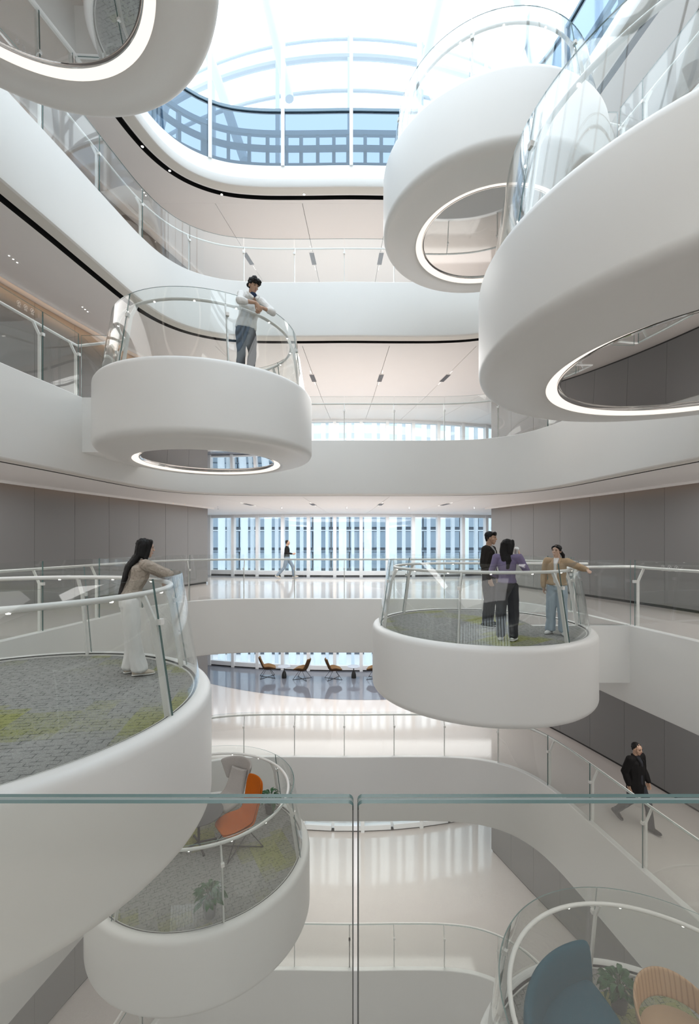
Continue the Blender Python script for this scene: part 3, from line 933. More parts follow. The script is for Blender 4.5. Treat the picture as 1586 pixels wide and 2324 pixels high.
def person(name, label, loc, yaw, H, P, mats, hair='short', voxel=0.008, top='plain', loose=1.0, open_jacket=False, female=False, group=None):
    R = thing(name, label, 'person', loc, yaw)
    sc = H / 1.70
    D = dict(pel=(0, 0, 0.92), waist=(0, 0, 1.06), chest=(0, 0.0, 1.27), neck=(0, 0.0, 1.43), head=(0, 0.025, 1.585), hy=0, hp=0, hr=0,
             shL=(-0.175, 0, 1.385), shR=(0.175, 0, 1.385), elL=(-0.215, -0.02, 1.12), elR=(0.215, -0.02, 1.12), wrL=(-0.205, 0.07, 0.89), wrR=(0.205, 0.07, 0.89),
             hdL=(0.05, 0.15, -1), hdR=(-0.05, 0.15, -1), pnL=(1, 0.1, 0), pnR=(-1, 0.1, 0), curl=0.45,
             hipL=(-0.085, 0, 0.90), hipR=(0.085, 0, 0.90), knL=(-0.095, 0.02, 0.49), knR=(0.095, 0.02, 0.49), anL=(-0.10, -0.02, 0.085), anR=(0.10, -0.02, 0.085),
             toL=(-0.15, 1, 0), toR=(0.15, 1, 0))
    D.update(P)
    g = lambda k: V(D[k]) * sc
    z = lambda r: tuple(q * sc for q in r) if isinstance(r, tuple) else r * sc
    f = 0.92 if female else 1.0
    HM = Matrix.Translation(g('head')) @ Matrix.Rotation(math.radians(D['hy']), 4, 'Z') @ Matrix.Rotation(math.radians(-D['hp']), 4, 'X') @ Matrix.Rotation(math.radians(D['hr']), 4, 'Y') @ Matrix.Scale(sc, 4)
    # body: one continuous surface
    o = ([], [])
    for lst in ([((0, -0.012, 0.035), (0.074, 0.092, 0.083))], [((0, 0.02, 0.03), (0.068, 0.074, 0.07)), ((0, 0.03, -0.045), (0.056, 0.058, 0.05)), ((0, 0.055, -0.092), (0.026, 0.028, 0.024))],
                [((0, 0.086, 0.012), (0.010, 0.012, 0.014)), ((0, 0.102, -0.022), (0.015, 0.014, 0.011))], [((-0.03, 0.078, 0.03), (0.024, 0.014, 0.008)), ((0.03, 0.078, 0.03), (0.024, 0.014, 0.008))],
                [((0, 0.084, -0.056), (0.022, 0.012, 0.010))], [((-0.074, -0.008, -0.005), (0.010, 0.020, 0.032))], [((0.074, -0.008, -0.005), (0.010, 0.020, 0.032))],
                [((-0.045, 0.05, -0.02), (0.022, 0.022, 0.022))], [((0.045, 0.05, -0.02), (0.022, 0.022, 0.022))]):
        chain(lst, o, HM)
    nk = g('neck'); hb = HM @ V((0, -0.02, -0.06))
    chain([(nk + V((0, 0, -0.03)) * sc, z((0.075, 0.06, 0.05))), (nk + V((0, 0, 0.03)) * sc, z((0.052, 0.052, 0.03))), (hb, z((0.05, 0.052, 0.03)))], o)
    chain([(g('neck') - V((0, 0, 0.04)) * sc, z((0.11, 0.07, 0.04))), (g('chest'), z((0.14 * f, 0.085, 0.11))), (g('waist'), z((0.115 * f, 0.08, 0.08))), (g('pel'), z((0.14, 0.09, 0.08)))], o)
    for sd in 'LR':
        sh, el, wr = g('sh' + sd), g('el' + sd), g('wr' + sd)
        chain([(nk - V((0, 0, 0.05)) * sc, z(0.05)), (sh, z(0.05)), (el, z(0.038)), (el.lerp(wr, 0.3), z(0.038)), (wr, z(0.026))], o)
        d = g('hd' + sd).normalized(); n = g('pn' + sd); n = (n - d * n.dot(d)).normalized(); sd2 = d.cross(n)
        MM = Matrix((sd2, d, n)).transposed().to_4x4(); MM.translation = wr; MM = MM @ Matrix.Scale(sc * f, 4)
        thumb = -1 if sd == 'R' else 1
        chain([((0, 0.0, 0), (0.024, 0.02, 0.018)), ((0, 0.045, 0), (0.036, 0.03, 0.014)), ((0, 0.08, 0.002), (0.040, 0.02, 0.013))], o, MM)
        cu = D['curl'] if not isinstance(D['curl'], dict) else D['curl'][sd]
        for q, (xx, ll) in enumerate(((-0.031, 0.062), (-0.011, 0.076), (0.011, 0.072), (0.031, 0.058))):
            pts = [(xx, 0.085, 0.002)]; a = cu * 0.5
            for seg in (0.45, 0.32, 0.25):
                x0, y0, z0 = pts[-1]
                pts.append((xx * 1.06, y0 + ll * seg * math.cos(a), z0 + ll * seg * math.sin(a))); a += cu
            chain(list(zip(pts, (0.0105, 0.010, 0.009, 0.0075))), o, MM)
        s = thumb
        chain([((s * 0.025, 0.02, 0.006), 0.014), ((s * 0.05, 0.052, 0.016), 0.011), ((s * 0.056, 0.085, 0.022), 0.009)], o, MM)
        hp, kn, an = g('hip' + sd), g('kn' + sd), g('an' + sd)
        chain([(hp, z(0.075)), (hp.lerp(kn, 0.5), z(0.066)), (kn, z(0.05)), (kn.lerp(an, 0.35), z(0.048)), (an, z(0.036))], o)
        to = g('to' + sd); to.normalize()
        chain([(an - V((0, 0, 0.03)) * sc, z(0.034)), (an + to * 0.10 * sc - V((0, 0, 0.055)) * sc, z((0.035, 0.035, 0.02)))], o)
    blob('body', o, voxel * 0.8, mats['skin'], R, 3)
    # face details
    fe = ([], [])
    for x in (-0.031, 0.031): hull(ell((x, 0.084, 0.012), (0.013, 0.007, 0.0055), HM), fe)
    put('eyes', fe[0], fe[1], M_EYE, R, True)
    fb = ([], [])
    for x in (-0.031, 0.031): hull(ell((x, 0.088, 0.033), (0.019, 0.006, 0.0035), HM), fb)
    put('eyebrows', fb[0], fb[1], M_HAIR, R, True)
    fl = ([], []); hull(ell((0, 0.091, -0.055), (0.021, 0.008, 0.0075), HM), fl)
    lp = put('lips', fl[0], fl[1], M_LIP, R, True)
    if D.get('smile'):
        ft = ([], []); hull(ell((0, 0.0975, -0.054), (0.018, 0.004, 0.005), HM), ft)
        put('teeth', ft[0], ft[1], M_TEETH, R, True)
    # hair
    h = ([], [])
    if hair == 'bushy':
        chain([((0, -0.025, 0.06), (0.095, 0.102, 0.082))], h, HM)
        for x, y, zz, r in ((-0.05, 0.06, 0.088, 0.04), (0, 0.078, 0.09, 0.04), (0.05, 0.06, 0.088, 0.04), (-0.03, 0.088, 0.062, 0.024), (0.028, 0.09, 0.06, 0.024), (0.06, 0.07, 0.055, 0.024), (-0.062, 0.068, 0.055, 0.024),
                           (0, -0.09, 0.0, 0.05), (-0.06, -0.06, -0.01, 0.035), (0.06, -0.06, -0.01, 0.035), (-0.08, 0.01, 0.035, 0.022), (0.08, 0.01, 0.035, 0.022), (0, -0.02, 0.12, 0.05)):
            chain([((x, y, zz), r)], h, HM)
        blob('hair', h, voxel * 0.8, M_HAIR, R, 1, 0.010 * sc, (38, 38, 38))
    elif hair in ('short', 'crop'):
        chain([((0, -0.022, 0.055), (0.083, 0.094, 0.074) if hair == 'short' else (0.077, 0.090, 0.066))], h, HM)
        if hair == 'short':
            for x, y, zz, r in ((-0.045, 0.06, 0.082, 0.034), (0, 0.068, 0.088, 0.034), (0.045, 0.06, 0.082, 0.034), (0, 0.082, 0.066, 0.02), (0.04, 0.078, 0.062, 0.018), (-0.04, 0.078, 0.062, 0.018)): chain([((x, y, zz), r)], h, HM)
        for x in (-1, 1): chain([((x * 0.074, -0.02, 0.035), (0.012, 0.035, 0.03)), ((x * 0.072, -0.035, 0.0), (0.01, 0.025, 0.02))], h, HM)
        chain([((0, -0.075, 0.02), (0.062, 0.03, 0.05)), ((0, -0.065, -0.045), (0.045, 0.02, 0.025))], h, HM)
        blob('hair', h, voxel * 0.8, M_HAIR, R, 2, 0.005 * sc, (40, 40, 40))
    elif hair in ('long', 'mid'):
        dn = D.get('hairlen', 0.60)
        chain([((0, -0.02, 0.05), (0.088, 0.100, 0.078))], h, HM)
        for x in (-1, 1):
            chain([((x * 0.05, 0.045, 0.085), (0.034, 0.032, 0.03)), ((x * 0.078, 0.045, 0.03), (0.014, 0.02, 0.03)), ((x * 0.082, 0.028, -0.05), (0.013, 0.022, 0.03)), ((x * 0.08, 0.0, -0.13), (0.018, 0.03, 0.03))], h, HM)
            chain([((x * 0.075, -0.03, 0.03), (0.02, 0.05, 0.04)), ((x * 0.075, -0.04, -0.10), (0.022, 0.042, 0.03))], h, HM)
        hb = [HM @ V((0, -0.06, 0.02)), HM @ V((0, -0.075, -0.10))]
        e = g('head') + V((D.get('hairx', 0), -0.13 + D.get('hairy', 0), -0.24)) * sc
        e2 = e + V((0.0, -D.get('hairback', 0.02), -(dn - 0.24))) * sc
        chain([(hb[0], z((0.082, 0.055, 0.07))), (hb[1], z((0.082, 0.048, 0.05))), (e, z((0.085, 0.030, 0.05))), (e2, z((0.05, 0.016, 0.03)))], h)
        blob('hair', h, voxel * 0.8, M_HAIR, R, 2, 0.006 * sc, (60, 60, 5))
    elif hair == 'tail':
        chain([((0, -0.02, 0.05), (0.082, 0.094, 0.072))], h, HM)
        for x in (-1, 1): chain([((x * 0.03, 0.058, 0.078), (0.034, 0.022, 0.02)), ((x * 0.068, 0.03, 0.05), (0.014, 0.025, 0.03)), ((x * 0.074, 0.0, 0.01), (0.010, 0.03, 0.03))], h, HM)
        chain([((0, -0.06, 0.02), (0.065, 0.04, 0.05)), ((0, -0.105, 0.01), (0.03, 0.03, 0.03))], h, HM)
        a = HM @ V((0, -0.115, 0.01)); b = HM @ V((D.get('tailx', 0.03), -0.14, -0.08)); c = HM @ V((D.get('tailx', 0.03) * 1.5, -0.13, -0.20))
        chain([(a, z(0.028)), (b, z(0.034)), (c, z(0.016))], h)
        blob('hair', h, voxel * 0.8, M_HAIR, R, 2, 0.005 * sc, (45, 45, 12))
    # trousers
    t = ([], []); L = loose
    chain([(g('waist') - V((0, 0, 0.03)) * sc, z((0.135 * f, 0.098, 0.03))), (g('pel'), z((0.165, 0.122, 0.07))), (g('pel') - V((0, 0, 0.06)) * sc, z((0.168, 0.122, 0.06)))], t)
    for sd in 'LR':
        hp, kn, an = g('hip' + sd), g('kn' + sd), g('an' + sd)
        chain([(hp, z(0.097)), (hp.lerp(kn, 0.4), z(0.088 * (0.5 + L / 2))), (kn, z(0.064 * L)), (kn.lerp(an, 0.5), z(0.062 * L)), (an + V((0, 0, 0.0)), z((0.058 * L * D.get('flare', 1), 0.062 * L * D.get('flare', 1), 0.055)))], t)
    blob('trousers', t, voxel, mats['leg'], R, 3, 0.011 * sc, (12, 12, 6))
    if mats.get('belt'):
        bb = ([], []); chain([(g('waist') - V((0, 0, 0.05)) * sc, z((0.15 * f, 0.112, 0.03)))], bb)
        blob('waistband', bb, voxel, mats['belt'], R, 2)
    # upper garment
    t = ([], []); k = D.get('bulk', 1.0); hem = D.get('hem', 0.90)
    nk2 = nk - V((0, 0, 0.035)) * sc
    w = g('waist'); pe = g('pel'); hemp = pe + (w - pe) * ((hem - 0.92) / 0.14)
    chain([(nk2, z((0.10, 0.07, 0.035))), (g('chest') + V((0, 0, 0.05)) * sc, z((0.165 * f * k, 0.112 * k, 0.07))), (g('chest') - V((0, 0, 0.06)) * sc, z((0.162 * f * k, 0.118 * k, 0.07))), (w, z((0.148 * f * k, 0.112 * k, 0.06))), (hemp + V((0, 0, 0.03)) * sc, z((0.168 * (0.5 + f / 2) * k, 0.128 * k, 0.03)))], t)
    if female and not D.get('noch'): chain([(g('chest') + V((-0.065, 0.075, -0.0)) * sc, z((0.062, 0.05, 0.055)))], t); chain([(g('chest') + V((0.065, 0.075, -0.0)) * sc, z((0.062, 0.05, 0.055)))], t)
    for sd in 'LR':
        sh, el, wr = g('sh' + sd), g('el' + sd), g('wr' + sd)
        e = D.get('sleeve', 0.93)
        chain([(nk2, z((0.07, 0.06, 0.035))), (sh, z(0.068 * k)), (sh.lerp(el, 0.5), z(0.060 * k)), (el, z(0.054 * k)), (el.lerp(wr, 0.55 if e > 0.6 else e * 0.7), z(0.050 * k)), (el.lerp(wr, e), z(0.038 * k))], t)
    tg = blob(D.get('topname', 'sweater'), t, voxel, mats['top'], R, 3, D.get('wr', 0.006) * sc, (10, 10, 7))
    if open_jacket:  # inner shirt showing down the front between the open edges
        t = ([], [])
        c = g('chest'); fy = D.get('shy', 0.088) * k
        chain([(nk + V((0, 0.025, 0.0)) * sc, z((0.062, 0.050, 0.03))), (c + V((0, fy, 0.06)) * sc, z((0.040, 0.035, 0.05))), (w + V((0, fy, 0.02)) * sc, z((0.042, 0.034, 0.05))), (hemp + V((0, fy + 0.01, 0.02)) * sc, z((0.045, 0.034, 0.02)))], t)
        blob('shirt', t, voxel * 0.8, mats['shirt'], R, 2)
        t = ([], [])
        for x in (-1, 1):
            chain([(nk + V((x * 0.055, -0.03, 0.015)) * sc, z((0.022, 0.03, 0.022))), (nk + V((x * 0.062, 0.04, -0.01)) * sc, z((0.016, 0.02, 0.03))), (c + V((x * 0.062, fy + 0.022, 0.05)) * sc, z((0.022, 0.010, 0.05)))], t)
        chain([(nk + V((-0.05, -0.045, 0.012)) * sc, z((0.02, 0.02, 0.025))), (nk + V((0.05, -0.045, 0.012)) * sc, z((0.02, 0.02, 0.025)))], t)
        blob('collar', t, voxel * 0.8, mats['top'], R, 2)
    elif mats.get('collar'):
        t = ([], []); chain([(nk + V((0, 0, -0.005)) * sc, z((0.070, 0.064, 0.022)))], t); chain([(nk + V((0, 0.0, 0.025)) * sc, z((0.062, 0.06, 0.02)))], t)
        blob('collar', t, voxel * 0.8, mats['collar'], R, 2)
    # shoes
    for sd in 'LR':
        an = g('an' + sd); to = g('to' + sd).normalized(); pit = to.z
        yv = to; xv = yv.cross(V((0, 0, 1))).normalized(); zv = xv.cross(yv)
        SM = Matrix((xv, yv, zv)).transposed().to_4x4(); SM.translation = an; SM = SM @ Matrix.Scale(sc * (0.93 if female else 1.0), 4)
        t = ([], [])
        chain([((0, -0.055, -0.047), (0.036, 0.035, 0.034)), ((0, 0.0, -0.025), (0.04, 0.05, 0.045)), ((0, 0.10, -0.048), (0.046, 0.05, 0.032)), ((0, 0.16, -0.058), (0.036, 0.03, 0.024))], t, SM)
        so = blob('shoe', t, voxel * 0.7, mats['shoe'], R, 2)
        t = ([], [])
        chain([((0, -0.055, -0.074), (0.04, 0.038, 0.012)), ((0, 0.10, -0.074), (0.050, 0.052, 0.012)), ((0, 0.16, -0.072), (0.038, 0.036, 0.012))], t, SM)
        put('sole', t[0], t[1], mats['sole'], so, True)
    return R, g, HM

def cloth(n, c, b=0.35, bs=220, var=0.05): return pbr(n, c, 0.85, spec=0.2, var=var, vscale=9, bump=b, bscale=bs)
def knitmat():
    m = cloth('beige_cable_knit', (0.44, 0.375, 0.315))
    n = m.node_tree; b = next(q for q in n.nodes if q.type == 'BSDF_PRINCIPLED'); bp = next(q for q in n.nodes if q.type == 'BUMP'); t = next(q for q in n.nodes if q.type == 'TEX_COORD')
    w = n.nodes.new('ShaderNodeTexWave'); w.bands_direction = 'X'; w.inputs['Scale'].default_value = 6; w.inputs['Distortion'].default_value = 5; w.inputs['Detail Scale'].default_value = 3
    n.links.new(t.outputs['Object'], w.inputs['Vector']); n.links.new(w.outputs[1], bp.inputs['Height'])
    bp.inputs['Strength'].default_value = 0.9; bp.inputs['Distance'].default_value = 0.012
    return m
K_WHITE = cloth('white_cotton', (0.82, 0.81, 0.79)); K_BLACK = cloth('black_cloth', (0.012, 0.011, 0.011)); K_DGREY = cloth('charcoal_cloth', (0.035, 0.036, 0.042))
K_GREY = cloth('slate_cloth', (0.075, 0.08, 0.095)); K_DENIM = cloth('light_denim', (0.42, 0.50, 0.57)); K_LIL = cloth('lilac_knit', (0.20, 0.165, 0.275)); K_TAN = cloth('tan_suede', (0.50, 0.365, 0.235))
K_CREAM = cloth('cream_canvas', (0.60, 0.52, 0.43)); K_SHOEW = pbr('white_leather', (0.75, 0.75, 0.73), 0.45); K_LGREY = cloth('light_grey_jersey', (0.32, 0.32, 0.32)); K_BJEAN = cloth('faded_blue_jean', (0.22, 0.28, 0.35))
K_KNIT = knitmat(); K_JACK = cloth('dark_brown_twill', (0.022, 0.018, 0.016)); K_NAVY = cloth('navy_lining', (0.03, 0.05, 0.10))
R_ = math.radians
def faceto(dx, dy): return math.atan2(dy, dx) - PI / 2

# woman leaning on the rail of the near left platform
person('person', 'woman with long black hair in beige cable sweater and white trousers leaning on rail', (-2.60, 5.34, 0.006), faceto(0.80, 0.60), 1.66,
       dict(pel=(0, -0.06, 0.92), waist=(0, -0.03, 1.06), chest=(0, 0.04, 1.26), neck=(0, 0.09, 1.41), head=(0, 0.12, 1.565), hy=-4, hp=5,
            shL=(-0.165, 0.09, 1.365), shR=(0.165, 0.09, 1.365), elL=(-0.20, 0.33, 1.235), elR=(0.20, 0.36, 1.235), wrL=(0.06, 0.36, 1.20), wrR=(-0.03, 0.42, 1.23),
            hdL=(0.55, -0.25, -0.75), hdR=(-0.9, 0.1, -0.3), pnL=(0, -0.6, -0.5), pnR=(0, 0, -1), hipL=(-0.085, -0.06, 0.90), hipR=(0.085, -0.06, 0.90),
            knL=(-0.09, -0.02, 0.49), knR=(0.095, -0.03, 0.49), anL=(-0.10, -0.03, 0.085), anR=(0.09, 0.03, 0.085), toL=(-0.1, 1, 0), toR=(0.25, 1, 0), hem=0.97, bulk=1.06, hairlen=0.56, hairy=-0.075, hairback=0.085, sleeve=0.97, flare=1.3),
       dict(skin=M_SKIN2, top=K_KNIT, leg=K_WHITE, belt=K_WHITE, shoe=K_CREAM, sole=K_SHOEW, collar=K_WHITE), hair='long', loose=1.28, female=True, voxel=0.008)

# man in white hoodie on the upper left platform
pr, g, HM = person('person', 'man with bushy black hair in white hoodie and grey trousers leaning on rail', (-1.80, 7.86, 4.506), faceto(0.62, -0.78), 1.76,
       dict(pel=(0, -0.10, 0.91), waist=(0, -0.05, 1.05), chest=(0, 0.05, 1.24), neck=(0, 0.13, 1.385), head=(0, 0.185, 1.53), hy=10, hp=26,
            shL=(-0.185, 0.12, 1.345), shR=(0.185, 0.12, 1.345), elL=(-0.30, 0.30, 1.14), elR=(0.30, 0.30, 1.14), wrL=(-0.05, 0.36, 1.12), wrR=(0.06, 0.40, 1.14),
            hdL=(0.5, 0.25, -0.85), hdR=(-0.45, 0.3, -0.85), pnL=(0.5, -0.6, 0.2), pnR=(-0.5, -0.6, 0.2), hipL=(-0.085, -0.10, 0.90), hipR=(0.085, -0.10, 0.90),
            knL=(-0.08, -0.02, 0.49), knR=(0.10, -0.08, 0.49), anL=(0.0, 0.06, 0.085), anR=(0.10, -0.10, 0.085), hem=0.90, bulk=1.16, sleeve=0.42, topname='hoodie', wr=0.009),
       dict(skin=M_SKIN, top=K_WHITE, leg=K_GREY, shoe=K_SHOEW, sole=K_SHOEW), hair='bushy', loose=1.2, voxel=0.008)
t = ([], []); nk = g('neck')
chain([(nk + V((-0.10, 0.02, 0.0)), (0.035, 0.05, 0.05)), (nk + V((-0.06, -0.07, 0.03)), (0.04, 0.04, 0.06)), (nk + V((0.06, -0.07, 0.03)), (0.04, 0.04, 0.06)), (nk + V((0.10, 0.02, 0.0)), (0.035, 0.05, 0.05))], t)
chain([(nk + V((-0.10, 0.02, 0.0)), (0.03, 0.04, 0.045)), (nk + V((-0.035, 0.10, -0.07)), (0.02, 0.02, 0.03))], t); chain([(nk + V((0.10, 0.02, 0.0)), (0.03, 0.04, 0.045)), (nk + V((0.035, 0.10, -0.07)), (0.02, 0.02, 0.03))], t)
blob('hood', t, 0.007, K_WHITE, pr, 2, 0.006, (12, 12, 12))
t = ([], []); chain([(nk + V((0, 0.055, 0.0)), (0.066, 0.045, 0.05))], t); blob('hood_lining', t, 0.007, K_NAVY, pr, 2)

# three people chatting on the right platform
ZB = 0.006
person('person', 'man in open black jacket and grey shirt standing behind woman in lilac', (2.66, 8.42, ZB), faceto(0.80, -0.60), 1.80,
       dict(head=(0, 0.035, 1.59), hy=14, hp=3, smile=True, wrR=(0.21, 0.10, 0.88), bulk=1.12, hem=0.93, topname='jacket', elL=(-0.23, -0.02, 1.12), elR=(0.23, -0.02, 1.12)),
       dict(skin=M_SKIN, top=K_JACK, leg=K_DGREY, shoe=K_BLACK, sole=K_SHOEW, shirt=K_LGREY), hair='short', loose=1.2, open_jacket=True, voxel=0.009)
pr, g, HM = person('person', 'woman with black hair in lilac sweater seen from behind, drinking from white cup', (2.58, 7.22, ZB), faceto(0.50, 0.86), 1.66,
       dict(hy=-38, hp=2, head=(0.01, 0.03, 1.575), elR=(0.30, 0.07, 1.17), wrR=(0.165, 0.235, 1.42), hdR=(-0.25, 0.1, 1), pnR=(-1, 0.1, -0.2), elL=(-0.25, -0.03, 1.13), wrL=(-0.13, 0.17, 1.02), hdL=(0.9, 0.4, 0.1), pnL=(0, -1, 0), curl={'L': 0.5, 'R': 0.75},
            hem=0.945, bulk=1.0, hairlen=0.36, hairy=0.02, sleeve=0.97, knL=(-0.10, 0.01, 0.49), knR=(0.10, 0.01, 0.49)),
       dict(skin=M_SKIN2, top=K_LIL, leg=K_DGREY, shoe=K_SHOEW, sole=K_SHOEW), hair='mid', loose=1.35, female=True, voxel=0.009)
yw = faceto(0.50, 0.86); off = Matrix.Rotation(yw, 3, 'Z') @ V((0.115, 0.165, 1.475))
cup = thing('paper_cup', 'white paper cup held to the mouth of the woman in lilac', 'cup', (2.58 + off.x, 7.22 + off.y, ZB + off.z - 0.02)); cup.rotation_euler = (0.5, 0.2, yw)
put('cup_body', *lathe([(0.0, -0.055), (0.028, -0.055), (0.037, 0.05), (0.0, 0.05)], 20), K_SHOEW, cup, True)
put('lid', *lathe([(0.039, 0.045), (0.040, 0.055), (0.034, 0.06), (0.032, 0.068), (0.0, 0.068)], 20), K_SHOEW, cup, True)
person('person', 'smiling woman in tan jacket and light jeans resting an arm on the rail', (3.62, 7.69, ZB), faceto(-0.62, -0.78), 1.56,
       dict(hy=-12, hp=2, smile=True, hr=-4, hem=0.92, bulk=1.16, topname='jacket',
            **{'shL': (-0.185, 0, 1.375), 'elL': (-0.40, -0.10, 1.27), 'wrL': (-0.52, 0.06, 1.25), 'hdL': (-0.5, 0.8, -0.2), 'pnL': (0, 0, -1), 'elR': (0.24, -0.03, 1.12), 'wrR': (0.235, 0.03, 0.89)},
            anL=(-0.12, -0.01, 0.085), anR=(0.12, -0.01, 0.085), toL=(-0.35, 1, 0), toR=(0.3, 1, 0), tailx=-0.06, flare=1.2, wr=0.008, noch=True),
       dict(skin=M_SKIN2, top=K_TAN, leg=K_DENIM, shoe=K_SHOEW, sole=K_SHOEW, shirt=K_WHITE), hair='tail', loose=1.38, female=True, open_jacket=True, voxel=0.009)
# man striding past the far windows
person('person', 'man in black top and faded jeans striding past the far windows', (-2.82, 19.9, 0.006), faceto(1, 0.05), 1.72,
       dict(hipL=(-0.08, 0.02, 0.90), hipR=(0.08, 0.0, 0.90), knL=(-0.08, 0.24, 0.53), anL=(-0.08, 0.30, 0.10), toL=(0, 1, 0.15), knR=(0.08, -0.10, 0.50), anR=(0.08, -0.42, 0.14), toR=(0, 1, -0.45),
            elL=(-0.24, -0.1, 1.13), wrL=(-0.2, -0.12, 0.9), elR=(0.22, 0.0, 1.12), wrR=(0.19, 0.25, 1.09), hdR=(0, 1, 0.1), pnR=(-1, 0, 0), hem=0.96, pel=(0, 0, 0.90)),
       dict(skin=M_SKIN, top=K_BLACK, leg=K_BJEAN, shoe=K_CREAM, sole=K_SHOEW), hair='crop', loose=1.15, voxel=0.011)
# man in the black coat coming along the lower gallery
person('person', 'man in long black coat walking along the lower gallery by the grey wall', (6.18, 9.52, -4.494), faceto(0.42, -0.9), 1.78,
       dict(knL=(-0.08, 0.20, 0.52), anL=(-0.06, 0.27, 0.095), toL=(-0.05, 1, 0.1), knR=(0.09, -0.05, 0.50), anR=(0.10, -0.34, 0.15), toR=(0, 1, -0.5), hem=0.72, bulk=1.27, topname='coat', hp=6, pel=(0, 0, 0.90),
            elR=(0.23, -0.08, 1.12), wrR=(0.22, 0.0, 0.88), elL=(-0.23, 0.0, 1.12), wrL=(-0.2, 0.14, 0.91)),
       dict(skin=M_SKIN, top=K_BLACK, leg=K_DGREY, shoe=K_BLACK, sole=K_BLACK, shirt=K_DGREY), hair='crop', loose=1.15, open_jacket=True, voxel=0.010)

# ------------------------------------------------------------------ furniture
def fabric(n, c, bs=260, b=0.5): return pbr(n, c, 0.9, spec=0.15, var=0.10, vscale=40, bump=b, bscale=bs)
M_BROWN = fabric('brown_leather', (0.065, 0.035, 0.017)); M_TANIN = fabric('tan_lining', (0.21, 0.125, 0.062)); M_WIRE = pbr('dark_steel_wire', (0.05, 0.05, 0.055), 0.35, metal=0.8)
M_TEAL = fabric('teal_wool', (0.010, 0.088, 0.130)); M_ORANGE = fabric('orange_wool', (0.52, 0.125, 0.012)); M_STONE = fabric('stone_grey_bouclé'.replace('é', 'e'), (0.46, 0.43, 0.405), 180, 0.9)
M_TOP = pbr('charcoal_table_top', (0.065, 0.066, 0.07), 0.45); M_TOPW = pbr('pale_table_top', (0.45, 0.47, 0.52), 0.25); M_POT = pbr('grey_planter', (0.13, 0.13, 0.13), 0.6)
M_LEAF = pbr('green_leaf', (0.020, 0.105, 0.030), 0.4, var=0.3, vscale=30); M_STEM = pbr('plant_stem', (0.05, 0.09, 0.03), 0.6)
def woodmat():
    m = pbr('oak_veneer', (0.47, 0.29, 0.15), 0.5)
    n = m.node_tree; b = next(q for q in n.nodes if q.type == 'BSDF_PRINCIPLED'); t = n.nodes.new('ShaderNodeTexCoord')
    w = n.nodes.new('ShaderNodeTexWave'); w.bands_direction = 'X'; w.inputs['Scale'].default_value = 9; w.inputs['Distortion'].default_value = 3.5; w.inputs['Detail'].default_value = 3; w.inputs['Detail Scale'].default_value = 0.6
    mp = n.nodes.new('ShaderNodeMapping'); mp.inputs['Scale'].default_value = (1, 0.25, 0.25)
    c = n.nodes.new('ShaderNodeValToRGB'); c.color_ramp.elements[0].color = (0.36, 0.205, 0.10, 1); c.color_ramp.elements[0].position = 0.05; c.color_ramp.elements[1].color = (0.50, 0.31, 0.165, 1); c.color_ramp.elements[1].position = 0.35
    n.links.new(t.outputs['Object'], mp.inputs[0]); n.links.new(mp.outputs[0], w.inputs['Vector']); n.links.new(w.outputs[1], c.inputs[0]); n.links.new(c.outputs[0], b.inputs['Base Color'])
    return m
M_OAK = woodmat()

def surf(name, fn, nu, nv, th, mat, parent, sub=1, closed_v=False):
    vs = [fn(i / nu, j / nv * 2 - 1) for i in range(nu + 1) for j in range(nv + 1)]
    fs = [(i * (nv + 1) + j, i * (nv + 1) + j + 1, (i + 1) * (nv + 1) + j + 1, (i + 1) * (nv + 1) + j) for i in range(nu) for j in range(nv)]
    o = put(name, vs, fs, mat, parent, 'full')
    s = o.modifiers.new('t', 'SOLIDIFY'); s.thickness = th; s.offset = 0
    if sub:
        q = o.modifiers.new('s', 'SUBSURF'); q.levels = sub; q.render_levels = sub
    return o
def lerp_path(path, u):
    u = u * (len(path) - 1); i = min(int(u), len(path) - 2); f = u - i
    p0, p1, p2, p3 = (path[max(0, min(len(path) - 1, i + k))] for k in (-1, 0, 1, 2))
    return tuple(0.5 * (2 * b + (c - a) * f + (2 * a - 5 * b + 4 * c - d) * f * f + (3 * b - a - 3 * c + d) * f ** 3) for a, b, c, d in zip(p0, p1, p2, p3))
def softpad(name, lst, voxel, mat, parent, sm=6, wr=0.0):
    o = ([], [])
    for ch in lst: chain(ch, o)
    return blob(name, o, voxel, mat, parent, sm, wr)

